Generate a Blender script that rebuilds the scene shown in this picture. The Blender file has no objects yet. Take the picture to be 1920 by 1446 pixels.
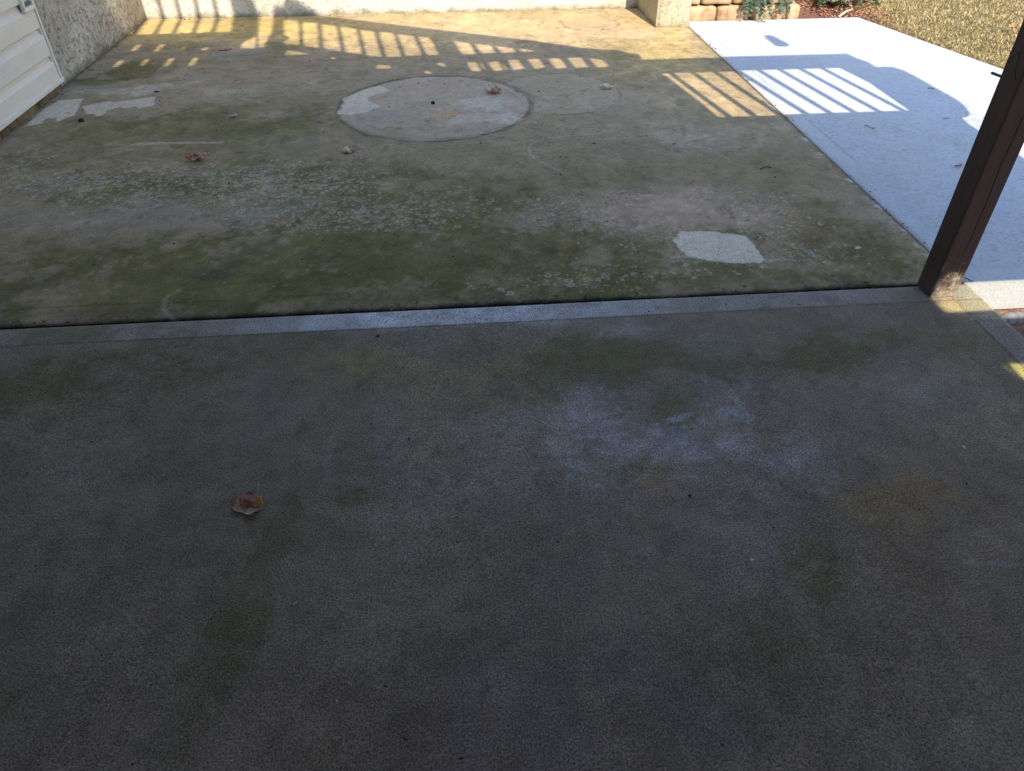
import bpy, bmesh, math, random
import numpy as np
from mathutils import Vector, Matrix

# ------------------------------------------------------------------ camera, world, sun, exposure
scene = bpy.context.scene
col = scene.collection
F, PITCH, YAW, ROLL, CAM_H = 1368.1, 0.68436, 0.07853, -0.004464, 1.30

def cam_axes():
    fwd = np.array([math.sin(YAW)*math.cos(PITCH), math.cos(YAW)*math.cos(PITCH), -math.sin(PITCH)])
    right = np.cross(fwd, [0, 0, 1]); right /= np.linalg.norm(right)
    up = np.cross(right, fwd)
    c, s = math.cos(ROLL), math.sin(ROLL)
    return c*right + s*up, -s*right + c*up, fwd
CR, CU, CF = cam_axes()
cam_data = bpy.data.cameras.new('camera')
cam = bpy.data.objects.new('camera', cam_data)
col.objects.link(cam)
cam.matrix_world = Matrix(((CR[0], CU[0], -CF[0], 0), (CR[1], CU[1], -CF[1], 0), (CR[2], CU[2], -CF[2], CAM_H), (0, 0, 0, 1)))
cam_data.sensor_width = 36
cam_data.lens = F/1920*36
cam_data.clip_start = 0.05
cam_data.clip_end = 1000
scene.camera = cam

SUN_AZ = math.radians(8.5)          # light travels towards +Y and a little towards -X
SUN_EL = math.radians(46.8)
world = bpy.data.worlds.new('World'); scene.world = world; world.use_nodes = True
wn = world.node_tree.nodes; wl = world.node_tree.links
bg = wn['Background']
sky = wn.new('ShaderNodeTexSky'); sky.sky_type = 'NISHITA'; sky.sun_disc = False
sky.sun_elevation = SUN_EL; sky.sun_rotation = math.pi - SUN_AZ
sky.air_density = 1.0; sky.dust_density = 0.5; sky.ozone_density = 1.0
wl.new(sky.outputs[0], bg.inputs[0]); bg.inputs[1].default_value = 0.15
sun_d = bpy.data.lights.new('sun', 'SUN'); sun_d.energy = 2.55; sun_d.angle = math.radians(0.4)
sun_d.color = (1.0, 0.89, 0.71)
sun = bpy.data.objects.new('sun', sun_d); col.objects.link(sun)
sdir = Vector((-math.sin(SUN_AZ)*math.cos(SUN_EL), math.cos(SUN_AZ)*math.cos(SUN_EL), -math.sin(SUN_EL)))
sun.rotation_euler = sdir.to_track_quat('-Z', 'Y').to_euler()
sun.location = (2, -8, 10)
vs = scene.view_settings
vs.view_transform = 'Standard'; vs.look = 'None'; vs.exposure = 1.65; vs.gamma = 1.0; vs.use_curve_mapping = False
scene.cycles.max_bounces = 6
scene.cycles.diffuse_bounces = 4

# ------------------------------------------------------------------ measuring helpers (photo measurements -> metres in the place)
def ray(px, py):
    return (px-960)/F*CR - (py-723)/F*CU + CF
def on(px, py, axis, v):
    d = ray(px, py); o = np.array([0, 0, CAM_H])
    return o + d*((v-o[axis])/d[axis])
def G(px, py, z=0.0):
    q = on(px, py, 2, z); return float(q[0]), float(q[1])
TAN = math.tan(SUN_AZ)
KS = math.cos(SUN_AZ)/math.tan(SUN_EL)
YR = 1.965                            # plane of the stair and landing railings
def M(px, py, wall=None):             # which point of the railing plane shades this spot
    q = on(px, py, 2, 0) if wall is None else on(px, py, 1, wall)
    return float(q[0]+(q[1]-YR)*TAN), float(q[2]+(q[1]-YR)/KS)

# ------------------------------------------------------------------ object helpers
def tag(o, label=None, cat=None, group=None, kind=None):
    if label: o['label'] = label
    if cat: o['category'] = cat
    if group: o['group'] = group
    if kind: o['kind'] = kind
    return o
def empty(name, loc, label, cat, group=None):
    o = bpy.data.objects.new(name, None); col.objects.link(o); o.location = loc
    o.empty_display_size = 0.05
    return tag(o, label, cat, group)
def link(name, me, mat, parent=None):
    o = bpy.data.objects.new(name, me); col.objects.link(o)
    if mat is not None: me.materials.append(mat)
    if parent is not None:
        o.parent = parent
        o.matrix_parent_inverse = Matrix.Translation(-parent.location) if parent.type == 'EMPTY' and parent.parent is None else Matrix()
    return o
def mesh_np(name, V, Fq):
    me = bpy.data.meshes.new(name)
    V = np.asarray(V, np.float32); Fq = np.asarray(Fq, np.int32)
    n, k = Fq.shape
    me.vertices.add(len(V)); me.vertices.foreach_set('co', V.ravel())
    me.loops.add(n*k); me.loops.foreach_set('vertex_index', Fq.ravel())
    me.polygons.add(n)
    me.polygons.foreach_set('loop_start', np.arange(0, n*k, k, dtype=np.int32))
    me.update(calc_edges=True); me.validate()
    return me
class MB:
    def __init__(s): s.bm = bmesh.new()
    def box(s, x0, x1, y0, y1, z0, z1, bev=0.0, rot=None, seg=2):
        g = bmesh.ops.create_cube(s.bm, size=1.0)
        vs_ = g['verts']
        c = Vector(((x0+x1)/2, (y0+y1)/2, (z0+z1)/2)); d = Vector((x1-x0, y1-y0, z1-z0))
        for v in vs_: v.co = Vector((v.co.x*d.x, v.co.y*d.y, v.co.z*d.z))
        if bev > 0:
            es = list({e for v in vs_ for e in v.link_edges})
            r = bmesh.ops.bevel(s.bm, geom=es, offset=bev, segments=seg, affect='EDGES', profile=0.5)
            vs_ = list({v for f in r['faces'] for v in f.verts} | {v for v in vs_ if v.is_valid})
        vs_ = [v for v in vs_ if v.is_valid]
        for v in vs_: v.co = (rot @ v.co if rot else v.co) + c
        return vs_
    def tube(s, pts, r, n=8):
        pts = [Vector(p) for p in pts]; rings = []
        for i, p in enumerate(pts):
            a = pts[max(i-1, 0)]; b = pts[min(i+1, len(pts)-1)]
            t = (b-a).normalized(); u = t.orthogonal().normalized()
            if rings:
                u = (pu - t*pu.dot(t)).normalized()
            pu = u; w = t.cross(u)
            rr = r[i] if isinstance(r, (list, tuple)) else r
            rings.append([s.bm.verts.new(p+rr*(math.cos(2*math.pi*k/n)*u+math.sin(2*math.pi*k/n)*w)) for k in range(n)])
        for A, B in zip(rings, rings[1:]):
            for k in range(n): s.bm.faces.new((A[k], A[(k+1) % n], B[(k+1) % n], B[k]))
        s.bm.faces.new(rings[0][::-1]); s.bm.faces.new(rings[-1])
    def build(s, name, mat, parent=None, smooth=False):
        bmesh.ops.recalc_face_normals(s.bm, faces=s.bm.faces)
        me = bpy.data.meshes.new(name); s.bm.to_mesh(me); s.bm.free()
        if smooth:
            for p in me.polygons: p.use_smooth = True
        return link(name, me, mat, parent)

# ------------------------------------------------------------------ numpy noise
def vnoise(x, y, seed):
    rs = np.random.RandomState(seed); T = rs.rand(256, 256)
    xi = np.floor(x).astype(int); yi = np.floor(y).astype(int)
    fx = x-xi; fy = y-yi
    fx = fx*fx*(3-2*fx); fy = fy*fy*(3-2*fy)
    a = T[xi % 256, yi % 256]; b = T[(xi+1) % 256, yi % 256]; c = T[xi % 256, (yi+1) % 256]; d = T[(xi+1) % 256, (yi+1) % 256]
    return (a*(1-fx)+b*fx)*(1-fy)+(c*(1-fx)+d*fx)*fy
def fbm(x, y, scale, seed, octs=4, gain=0.5):
    s = 0; a = 1.0; t = 0
    for i in range(octs):
        th = .6+i*1.17+seed*.37; c_, s_ = math.cos(th), math.sin(th); q = scale*2**i
        s = s + a*vnoise((x*c_-y*s_)*q+17.3*i+seed*3.1, (x*s_+y*c_)*q+9.1*i+seed*1.7, seed+i); t += a; a *= gain
    return s/t
def sstep(a, b, x):
    t = np.clip((x-a)/(b-a), 0, 1); return t*t*(3-2*t)
def seg_dist(x, y, pts, closed=False):
    d = np.full(x.shape, 1e9); n = len(pts)
    for i in range(n if closed else n-1):
        ax, ay = pts[i]; bx, by = pts[(i+1) % n]
        vx, vy = bx-ax, by-ay; L = vx*vx+vy*vy+1e-12
        t = np.clip(((x-ax)*vx+(y-ay)*vy)/L, 0, 1)
        d = np.minimum(d, np.hypot(x-ax-t*vx, y-ay-t*vy))
    return d
def poly_sdf(x, y, pts):
    d = seg_dist(x, y, pts, True); ins = np.zeros(x.shape, bool); n = len(pts)
    for i in range(n):
        ax, ay = pts[i]; bx, by = pts[(i+1) % n]
        c = ((ay > y) != (by > y)) & (x < (bx-ax)*(y-ay)/(by-ay+1e-12)+ax); ins ^= c
    return np.where(ins, -d, d)
def crop(pts, ox, oy, s):
    return [(ox+a/s, oy+b/s) for a, b in pts]
def GP(pts): return [G(*p) for p in pts]

# ------------------------------------------------------------------ material helpers
def new_mat(name):
    m = bpy.data.materials.new(name); m.use_nodes = True
    nt = m.node_tree; b = nt.nodes['Principled BSDF']
    return m, nt, b
class NT:
    def __init__(s, name):
        s.m, s.nt, s.b = new_mat(name); s.n = s.nt.nodes; s.l = s.nt.links
        s.geo = s.n.new('ShaderNodeNewGeometry'); s.pos = s.geo.outputs['Position']
    def noise(s, scale, detail=4, rough=0.55, vec=None, dist=0.0):
        n = s.n.new('ShaderNodeTexNoise'); n.inputs['Scale'].default_value = scale
        n.inputs['Detail'].default_value = detail; n.inputs['Roughness'].default_value = rough; n.inputs['Distortion'].default_value = dist
        s.l.new(vec if vec is not None else s.pos, n.inputs['Vector']); return n.outputs['Fac']
    def vor(s, scale, feature='F1', vec=None, out='Distance', rnd=1.0):
        n = s.n.new('ShaderNodeTexVoronoi'); n.feature = feature; n.inputs['Scale'].default_value = scale
        n.inputs['Randomness'].default_value = rnd
        s.l.new(vec if vec is not None else s.pos, n.inputs['Vector']); return n.outputs[out]
    def ramp(s, fac, stops, interp='LINEAR'):
        n = s.n.new('ShaderNodeValToRGB'); cr = n.color_ramp; cr.interpolation = interp
        while len(cr.elements) < len(stops): cr.elements.new(0.5)
        for e, (p, c) in zip(cr.elements, stops):
            e.position = p; e.color = (c, c, c, 1) if isinstance(c, (int, float)) else (*c, 1)
        s.l.new(fac, n.inputs[0]); return n.outputs[0]
    def maprange(s, v, a, b, c=0.0, d=1.0, smooth=False):
        n = s.n.new('ShaderNodeMapRange'); n.inputs['From Min'].default_value = a; n.inputs['From Max'].default_value = b
        n.inputs['To Min'].default_value = c; n.inputs['To Max'].default_value = d
        if smooth: n.interpolation_type = 'SMOOTHSTEP'
        s.l.new(v, n.inputs['Value']); return n.outputs['Result']
    def math(s, op, a, b=None, clamp=False):
        n = s.n.new('ShaderNodeMath'); n.operation = op; n.use_clamp = clamp
        for i, v in enumerate([a, b]):
            if v is None: continue
            if isinstance(v, (int, float)): n.inputs[i].default_value = v
            else: s.l.new(v, n.inputs[i])
        return n.outputs[0]
    def mix(s, fac, a, b, mode='MIX'):
        n = s.n.new('ShaderNodeMix'); n.data_type = 'RGBA'; n.blend_type = mode
        for i, v in ((0, fac), (6, a), (7, b)):
            if isinstance(v, (int, float)): n.inputs[i].default_value = v if i == 0 else (v, v, v, 1)
            elif isinstance(v, tuple): n.inputs[i].default_value = (*v, 1)
            else: s.l.new(v, n.inputs[i])
        return n.outputs[2]
    def attr(s, name, out='Fac'):
        n = s.n.new('ShaderNodeAttribute'); n.attribute_name = name; return n.outputs[out]
    def mapping(s, scale, vec=None, rot=(0, 0, 0)):
        n = s.n.new('ShaderNodeMapping'); n.inputs['Scale'].default_value = scale; n.inputs['Rotation'].default_value = rot
        s.l.new(vec if vec is not None else s.pos, n.inputs['Vector']); return n.outputs[0]
    def bump(s, h, strength=0.3, dist=0.002, prev=None):
        n = s.n.new('ShaderNodeBump'); n.inputs['Strength'].default_value = strength; n.inputs['Distance'].default_value = dist
        s.l.new(h, n.inputs['Height'])
        if prev is not None: s.l.new(prev, n.inputs['Normal'])
        return n.outputs[0]
    def out(s, color=None, rough=0.85, normal=None, spec=0.3):
        if color is not None:
            if isinstance(color, tuple): s.b.inputs['Base Color'].default_value = (*color, 1)
            else: s.l.new(color, s.b.inputs['Base Color'])
        if isinstance(rough, (int, float)): s.b.inputs['Roughness'].default_value = rough
        else: s.l.new(rough, s.b.inputs['Roughness'])
        if normal is not None: s.l.new(normal, s.b.inputs['Normal'])
        s.b.inputs['Specular IOR Level'].default_value = spec
        return s.m

def concrete_mat(name, lichen=True, grain=(0.68, 1.34), fine=300, broom=0.0, mott=.14, pit=.5):
    t = NT(name)
    c = t.attr('stain', 'Color')
    if lichen:
        # crustose lichen: little pale rosettes, kept where the density attribute is high
        w = t.n.new('ShaderNodeTexNoise'); w.inputs['Scale'].default_value = 90; t.l.new(t.pos, w.inputs['Vector'])
        off = t.n.new('ShaderNodeVectorMath'); off.operation = 'MULTIPLY_ADD'
        t.l.new(w.outputs['Color'], off.inputs[0]); off.inputs[1].default_value = (0.012, 0.012, 0); t.l.new(t.pos, off.inputs[2])
        flat = t.mapping((1, 1, 0), off.outputs[0])
        dens = t.attr('lichen')
        for sc in (30.0, 47.0, 84.0):
            v = t.n.new('ShaderNodeTexVoronoi'); v.inputs['Scale'].default_value = sc; t.l.new(flat, v.inputs['Vector'])
            rnd = t.n.new('ShaderNodeSeparateColor'); t.l.new(v.outputs['Color'], rnd.inputs[0])
            keep = t.maprange(t.math('SUBTRACT', dens, rnd.outputs[0]), -0.03, 0.03)
            size = t.maprange(rnd.outputs[1], 0, 1, 0.22, 0.52)
            ratio = t.math('DIVIDE', v.outputs['Distance'], size)
            ring = t.ramp(ratio, [(0.0, 0.75), (0.35, 0.25), (0.6, 0.45), (0.80, 0.9), (0.9, 0.75), (1.0, 0.0)])
            mk = t.math('MULTIPLY', t.math('MULTIPLY', keep, ring), 0.52)
            c = t.mix(mk, c, (0.50, 0.43, 0.34))
    # cleaned, swept or fresh patches, edges crisp but a little broken
    edge = t.math('ADD', t.attr('clean'), t.maprange(t.noise(70, 6, .75), .25, .75, -0.012, 0.012))
    cl = t.maprange(edge, -0.004, 0.002, 1, 0)
    cl = t.math('MULTIPLY', cl, t.maprange(t.noise(38, 6, .7), .30, .52, .7, 1))
    pc = t.mix(t.maprange(t.noise(500, 2, 0.6), 0.35, 0.65), (0.42, 0.35, 0.26), (0.86, 0.72, 0.55))
    c = t.mix(t.math('MULTIPLY', cl, t.attr('cleanamt')), c, pc)
    c = t.mix(t.math('MULTIPLY', t.attr('scratch'), t.maprange(t.noise(120, 3), 0.35, 0.6, 0.15, 0.75), True), c, (0.42, 0.43, 0.42))
    # grain of the cement surface
    g1 = t.maprange(t.noise(fine, 3, 0.75), 0.38, 0.62, grain[0], grain[1])
    g2 = t.maprange(t.noise(90, 4, 0.6), 0.25, 0.75, 0.86, 1.14)
    g3 = t.maprange(t.noise(22, 5, 0.6), 0.25, 0.75, 1-mott, 1+mott)
    pits = t.maprange(t.vor(260), 0.10, 0.22, pit, 1.0)
    bv2 = t.n.new('ShaderNodeTexVoronoi'); bv2.inputs['Scale'].default_value = 170; t.l.new(t.mapping((1, 1, 0)), bv2.inputs['Vector'])
    b2c = t.n.new('ShaderNodeSeparateColor'); t.l.new(bv2.outputs['Color'], b2c.inputs[0])
    bv = t.n.new('ShaderNodeTexVoronoi'); bv.inputs['Scale'].default_value = 34; t.l.new(t.mapping((1, 1, 0)), bv.inputs['Vector'])
    br = t.n.new('ShaderNodeSeparateColor'); t.l.new(bv.outputs['Color'], br.inputs[0])
    lite = t.math('MULTIPLY', t.maprange(bv2.outputs['Distance'], .18, .34, 1, 0), t.maprange(b2c.outputs[0], .86, .90, 0, .55 if pit < .7 else 0))
    hole = t.math('MULTIPLY', t.maprange(bv.outputs['Distance'], .04, .10, 1, 0), t.maprange(br.outputs[0], .80, .84, 0, .7 if pit < .7 else .25))
    pits = t.math('MULTIPLY', pits, t.math('ADD', t.math('SUBTRACT', 1.0, hole), lite))
    bg_ = t.math('MULTIPLY', t.math('MULTIPLY', g1, g2), t.math('MULTIPLY', g3, pits))
    c = t.mix(1.0, c, bg_, 'MULTIPLY')
    h = t.math('ADD', t.noise(fine*0.8, 4, 0.7), t.math('MULTIPLY', t.noise(60, 3), 1.2))
    if broom > 0:
        h = t.math('ADD', h, t.math('MULTIPLY', t.noise(1, 3, 0.6, t.mapping((420, 14, 1))), broom))
    h = t.math('ADD', h, t.math('MULTIPLY', pits, 0.6))
    nb = t.bump(h, 0.75, 0.0016)
    return t.out(c, t.maprange(t.noise(6, 3), 0.3, 0.7, 0.72, 0.92), nb, 0.28)

M_far = concrete_mat('old patio concrete', True)
M_near = concrete_mat('porch concrete', False, (0.46, 1.60), 240, 1.0)
M_white = concrete_mat('new pale concrete', False, (0.90, 1.06), 260, 1.2, .03, .78)

# ------------------------------------------------------------------ concrete tops
C_MOSS = (.128, .108, .027); C_OLIVE = (.208, .164, .070); C_PALE = (.46, .385, .28); C_PINK = (.42, .285, .19)
C_BROWN = (.200, .135, .058); C_DARK = (.055, .052, .034); C_RUST = (.52, .26, .09); C_BLUE = (.30, .29, .30); C_BASE = (.292, .218, .128)
C_YEL = (.48, .34, .12); C_SAND = (.47, .345, .185); C_GREY = (.31, .26, .19); C_MGREEN = (.10, .10, .028)

def apply_blobs(X, Y, C, blobs, seed, warp=0.13):
    wx = (fbm(X, Y, 2.2, seed, 5, .6)-.5)*2*warp*1.6; wy = (fbm(X, Y, 2.2, seed+40, 5, .6)-.5)*2*warp*1.6
    brk = .5*fbm(X, Y, 5, seed+80, 6, .7)+.5*fbm(X, Y, 17, seed+90, 5, .7)
    fine_ = .5*fbm(X, Y, 30, seed+120, 3, .8)+.5*fbm(X, Y*1.0, 62, seed+130, 2, .8)
    for (px, py, rx, ry, colr, amt, hard) in blobs:
        cx, cy = G(px, py)
        ax = abs(G(px+rx, py)[0]-G(px-rx, py)[0])/2
        ay = abs(G(px, py-ry)[1]-G(px, py+ry)[1])/2
        k = min(1.0, max(ax, ay)/0.3)
        d = np.hypot((X+wx*k-cx)/ax, (Y+wy*k-cy)/ay)
        m = sstep(1.35, 1.35-1.3/hard, d + (brk-.5)*2.6)
        m = np.clip(m*amt, 0, 1)
        dz = sstep(.30, .70, m+(fine_-.5)*1.1)*sstep(0, .12, m)
        m = np.clip(.45*m+.55*dz*np.sqrt(amt), 0, 1)[..., None]
        C[:] = C*(1-m)+np.array(colr)*m

def slab_top(name, x0, x1, y0, y1, z, step, mat, base, blobs, seed, edge_drop=0.004, right_edge=None, clean=(), scratches=(), lichen=None, post=None, det_amp=.56, thick=0.10):
    xs = np.concatenate([[x0], np.arange(x0+step*.5, x1-step*.4, step), [x1]]); ys = np.concatenate([[y0], np.arange(y0+step*.5, y1-step*.4, step), [y1]])
    nx, ny = len(xs), len(ys)
    U, Yg = np.meshgrid(xs, ys, indexing='ij')
    Xg = U.copy()
    if right_edge is not None:                      # slanted right side
        s = (U-x0)/(x1-x0); Xg = x0+s*(right_edge(Yg)-x0)
    Z = z + (fbm(Xg, Yg, 1.3, seed+5, 3)-.5)*0.004
    de = np.minimum(np.minimum(U-x0, x1-U), np.minimum(Yg-y0, y1-Yg))
    Z = Z-edge_drop*(1-sstep(0, 0.008, de))
    Cc = np.empty(Xg.shape+(3,)); Cc[:] = base
    lo = fbm(Xg, Yg, 1.1, seed, 5, .55)[..., None]; Cc *= 0.86+0.28*lo
    hu = (fbm(Xg, Yg, 3.0, seed+9, 5, .6)-.5)[..., None]
    Cc *= 1+hu*np.array([.10, .05, -.12])
    apply_blobs(Xg, Yg, Cc, blobs, seed+3)
    det = fbm(Xg, Yg, 14, seed+21, 5, .62)[..., None]; Cc *= 1-det_amp/2+det_amp*det
    if lichen is not None or seed == 211:
        kk = .45 if seed == 211 else 1.0
        n1 = fbm(Xg, Yg, 5.5, seed+31, 6, .66); n2 = fbm(Xg, Yg, 1.6, seed+33, 4, .6)
        green = np.clip((Cc[..., 1]-Cc[..., 2])/np.maximum(Cc[..., 1], .02)*1.6-.55, 0, 1)      # how mossy it already is
        m = (sstep(.52, .60, n1+(n2-.5)*.5)*kk*(.18+.45*green))[..., None]; Cc[:] = Cc*(1-m)+Cc*np.array((.55, .60, .42))*m
        m = (sstep(.56, .62, fbm(Xg, Yg, 7.5, seed+35, 6, .66)+(.5-n2)*.5)*.30*kk)[..., None]; Cc[:] = Cc*(1-m)+(Cc*1.25+.02)*m
        n3 = fbm(Xg, Yg, 34, seed+37, 4, .7)
        m = (sstep(.60, .68, n3)*(.12+.40*green)*sstep(.4, .6, n2+.08))[..., None]; Cc *= (1-m*np.array((.75, .65, .9)))
    if post is not None: post(Xg, Yg, Cc)
    cd = np.full(Xg.shape, 0.2); ca = np.zeros(Xg.shape)
    for pts, amt in clean:
        s_ = poly_sdf(Xg, Yg, pts); near = s_ < cd; ca = np.where(near, amt, ca); cd = np.where(near, s_, cd)
    sc = np.zeros(Xg.shape)
    for pts, wd, amt in scratches:
        sc = np.maximum(sc, amt*(1-sstep(wd*.4, wd*1.4, seg_dist(Xg, Yg, pts))))
    V = np.stack([Xg, Yg, Z], -1).reshape(-1, 3)
    idx = np.arange(nx*ny).reshape(nx, ny)
    Fq = np.stack([idx[:-1, :-1], idx[1:, :-1], idx[1:, 1:], idx[:-1, 1:]], -1).reshape(-1, 4)
    # skirt down the four sides
    loop = np.concatenate([idx[:, 0], idx[-1, 1:], idx[-2::-1, -1], idx[0, -2:0:-1]])
    Vs = V[loop].copy(); Vs[:, 2] = z-thick
    base_i = len(V); n = len(loop)
    j = np.arange(n); j2 = (j+1) % n
    Fs = np.stack([loop[j], base_i+j, base_i+j2, loop[j2]], -1)
    V = np.concatenate([V, Vs]); Fq = np.concatenate([Fq, Fs])
    me = mesh_np(name, V, Fq)
    def full(a, ch):
        a = a.reshape(-1, ch) if ch > 1 else a.reshape(-1)
        return np.concatenate([a, a[loop]])
    at = me.attributes.new('stain', 'FLOAT_COLOR', 'POINT'); c4 = np.ones((len(V), 4), np.float32); c4[:, :3] = full(np.clip(Cc, .01, .9), 3); at.data.foreach_set('color', c4.ravel())
    for nm, a in (('clean', cd), ('cleanamt', ca), ('scratch', sc), ('lichen', lichen(Xg, Yg) if lichen else np.zeros(Xg.shape))):
        at = me.attributes.new(nm, 'FLOAT', 'POINT'); at.data.foreach_set('value', full(a, 1).astype(np.float32))
    me.polygons.foreach_set('use_smooth', np.concatenate([np.ones(len(Fq)-n, bool), np.zeros(n, bool)]))
    o = link(name, me, mat); tag(o, kind='structure')
    return o

X_L, X_E, Y_J, Y_W = -2.23, 1.705, 2.015, 6.12

# --- far patio
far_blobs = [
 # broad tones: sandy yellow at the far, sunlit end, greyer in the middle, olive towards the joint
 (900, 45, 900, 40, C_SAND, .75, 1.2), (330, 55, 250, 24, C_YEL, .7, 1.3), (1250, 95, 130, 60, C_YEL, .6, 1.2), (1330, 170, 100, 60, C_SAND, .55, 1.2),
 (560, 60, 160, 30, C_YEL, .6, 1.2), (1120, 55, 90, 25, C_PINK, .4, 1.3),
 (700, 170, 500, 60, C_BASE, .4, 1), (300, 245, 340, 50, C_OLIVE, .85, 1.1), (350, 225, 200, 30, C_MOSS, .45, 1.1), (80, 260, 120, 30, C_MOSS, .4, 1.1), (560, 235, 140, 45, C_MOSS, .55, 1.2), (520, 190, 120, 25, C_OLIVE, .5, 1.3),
 (250, 130, 60, 14, C_MOSS, .7, 1.5), (520, 85, 50, 10, C_MOSS, .55, 1.5), (180, 148, 60, 8, C_MGREEN, .7, 1.5), (330, 85, 60, 9, C_MOSS, .5, 1.5), (450, 110, 130, 12, C_OLIVE, .6, 1.4),
 (230, 165, 130, 13, C_PALE, .65, 1.3), (420, 180, 100, 14, C_PALE, .4, 1.2), (180, 160, 50, 7, C_DARK, .45, 1.3), (300, 150, 40, 5, C_DARK, .3, 1.4), (560, 160, 90, 12, C_PALE, .35, 1.2),
 (750, 330, 900, 60, C_OLIVE, .55, 1.1), (300, 335, 420, 44, C_MOSS, .75, 1.1), (700, 370, 330, 60, C_MOSS, .7, 1.1),
 (600, 485, 950, 92, C_MOSS, .85, 1.0), (600, 530, 950, 70, C_MOSS, .7, 1.0), (120, 470, 260, 60, C_MOSS, .6, 1.0), (1250, 520, 520, 55, C_MOSS, .75, 1.1), (1600, 470, 170, 60, C_MOSS, .7, 1.2), (700, 560, 900, 32, C_MOSS, .5, 1.2),
 (230, 395, 330, 28, C_GREY, .6, 1.3), (60, 350, 120, 30, C_GREY, .5, 1.2), (40, 300, 80, 30, C_MOSS, .5, 1.2),
 (860, 285, 260, 40, C_OLIVE, .4, 1.1), (560, 265, 130, 22, C_PALE, .28, 1.2), (700, 280, 90, 16, C_PALE, .25, 1.2),
 (1320, 245, 110, 28, C_PALE, .35, 1.2), (1200, 235, 120, 30, C_PINK, .28, 1.2), (1050, 255, 60, 14, C_PINK, .2, 1.3), (1330, 300, 160, 30, C_OLIVE, .45, 1.2),
 (1430, 330, 160, 50, C_BROWN, .35, 1.1), (1150, 330, 180, 30, C_BROWN, .35, 1.1),
 (1290, 385, 170, 36, C_PINK, .75, 1.3), (1420, 405, 100, 20, C_PINK, .65, 1.4), (1180, 400, 90, 40, C_PINK, .45, 1.2), (1130, 370, 90, 16, C_PINK, .3, 1.2),
 (1390, 432, 60, 10, C_MGREEN, .6, 1.5), (1210, 465, 60, 26, C_MOSS, .6, 1.3), (1420, 520, 110, 18, C_PINK, .35, 1.3), (1180, 380, 40, 14, C_BROWN, .35, 1.4),
 (1050, 480, 220, 50, C_BROWN, .45, 1.1), (880, 470, 200, 30, C_BROWN, .35, 1.1), (1500, 440, 60, 25, C_BROWN, .5, 1.2),
 (1030, 470, 22, 8, C_DARK, .6, 1.5), (420, 505, 55, 24, C_DARK, .55, 1.2), (455, 490, 22, 9, C_DARK, .5, 1.3), (50, 530, 45, 26, C_DARK, .5, 1.2), (430, 415, 26, 5, C_DARK, .4, 1.4),
 (190, 505, 40, 10, C_DARK, .3, 1.4), (100, 470, 160, 22, C_BROWN, .35, 1.1), (150, 575, 60, 20, C_RUST, .28, 1.2), (200, 555, 150, 18, C_OLIVE, .5, 1.2), (700, 545, 130, 12, C_PALE, .15, 1.2),
 (1590, 520, 30, 14, C_DARK, .5, 1.4), (1560, 430, 170, 90, C_BROWN, .55, 1.0), (1600, 500, 150, 50, C_MOSS, .5, 1.0), (1480, 330, 200, 60, C_OLIVE, .4, 1.0), (1000, 340, 300, 50, C_BROWN, .3, 1.0), (400, 265, 420, 40, C_OLIVE, .5, 1.0), (850, 540, 900, 40, C_MOSS, .45, 1.0), (1560, 495, 60, 8, C_PALE, .35, 1.6), (1650, 400, 70, 50, C_GREY, .3, 1.1), (1480, 250, 60, 30, C_GREY, .35, 1.1),
]
CIRC1 = (-0.094, 4.003, 0.512)
t2, b2, r2_ = G(1050, 136), G(1050, 212), G(1164, 172)
CIRC2 = (0.66, (t2[1]+b2[1])/2, (t2[1]-b2[1])/2)
CIRC2 = (r2_[0]-CIRC2[2], CIRC2[1], CIRC2[2])
def ring(X, Y, C, c, seed, wd, dark, inner, iamt, wob=0.02, arc=None):
    a = np.arctan2(Y-c[1], X-c[0])
    wobb = (fbm(X, Y, 7, seed, 4, .6)-.5)*wob
    d = np.hypot(X-c[0], Y-c[1])-c[2]+wobb
    if inner is not None:
        m = (sstep(0.004, -0.012, d)*iamt*(0.75+.5*(fbm(X, Y, 5, seed+2, 4)-.5)))[..., None]
        C[:] = C*(1-m)+np.array(inner)*m
    wv = wd*(.5+1.6*sstep(.35, .65, fbm(X, Y, 4.5, seed+4, 4, .6)))
    m = (1-sstep(wv*.25, wv*1.3, np.abs(d)))*(0.25+1.5*(fbm(X, Y, 9, seed+1, 5, .65)-.2))
    if arc is not None: m = m*arc(a)
    m = np.clip(m*dark, 0, 1)[..., None]
    C[:] = C*(1-m)+np.array(C_DARK)*m
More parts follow.
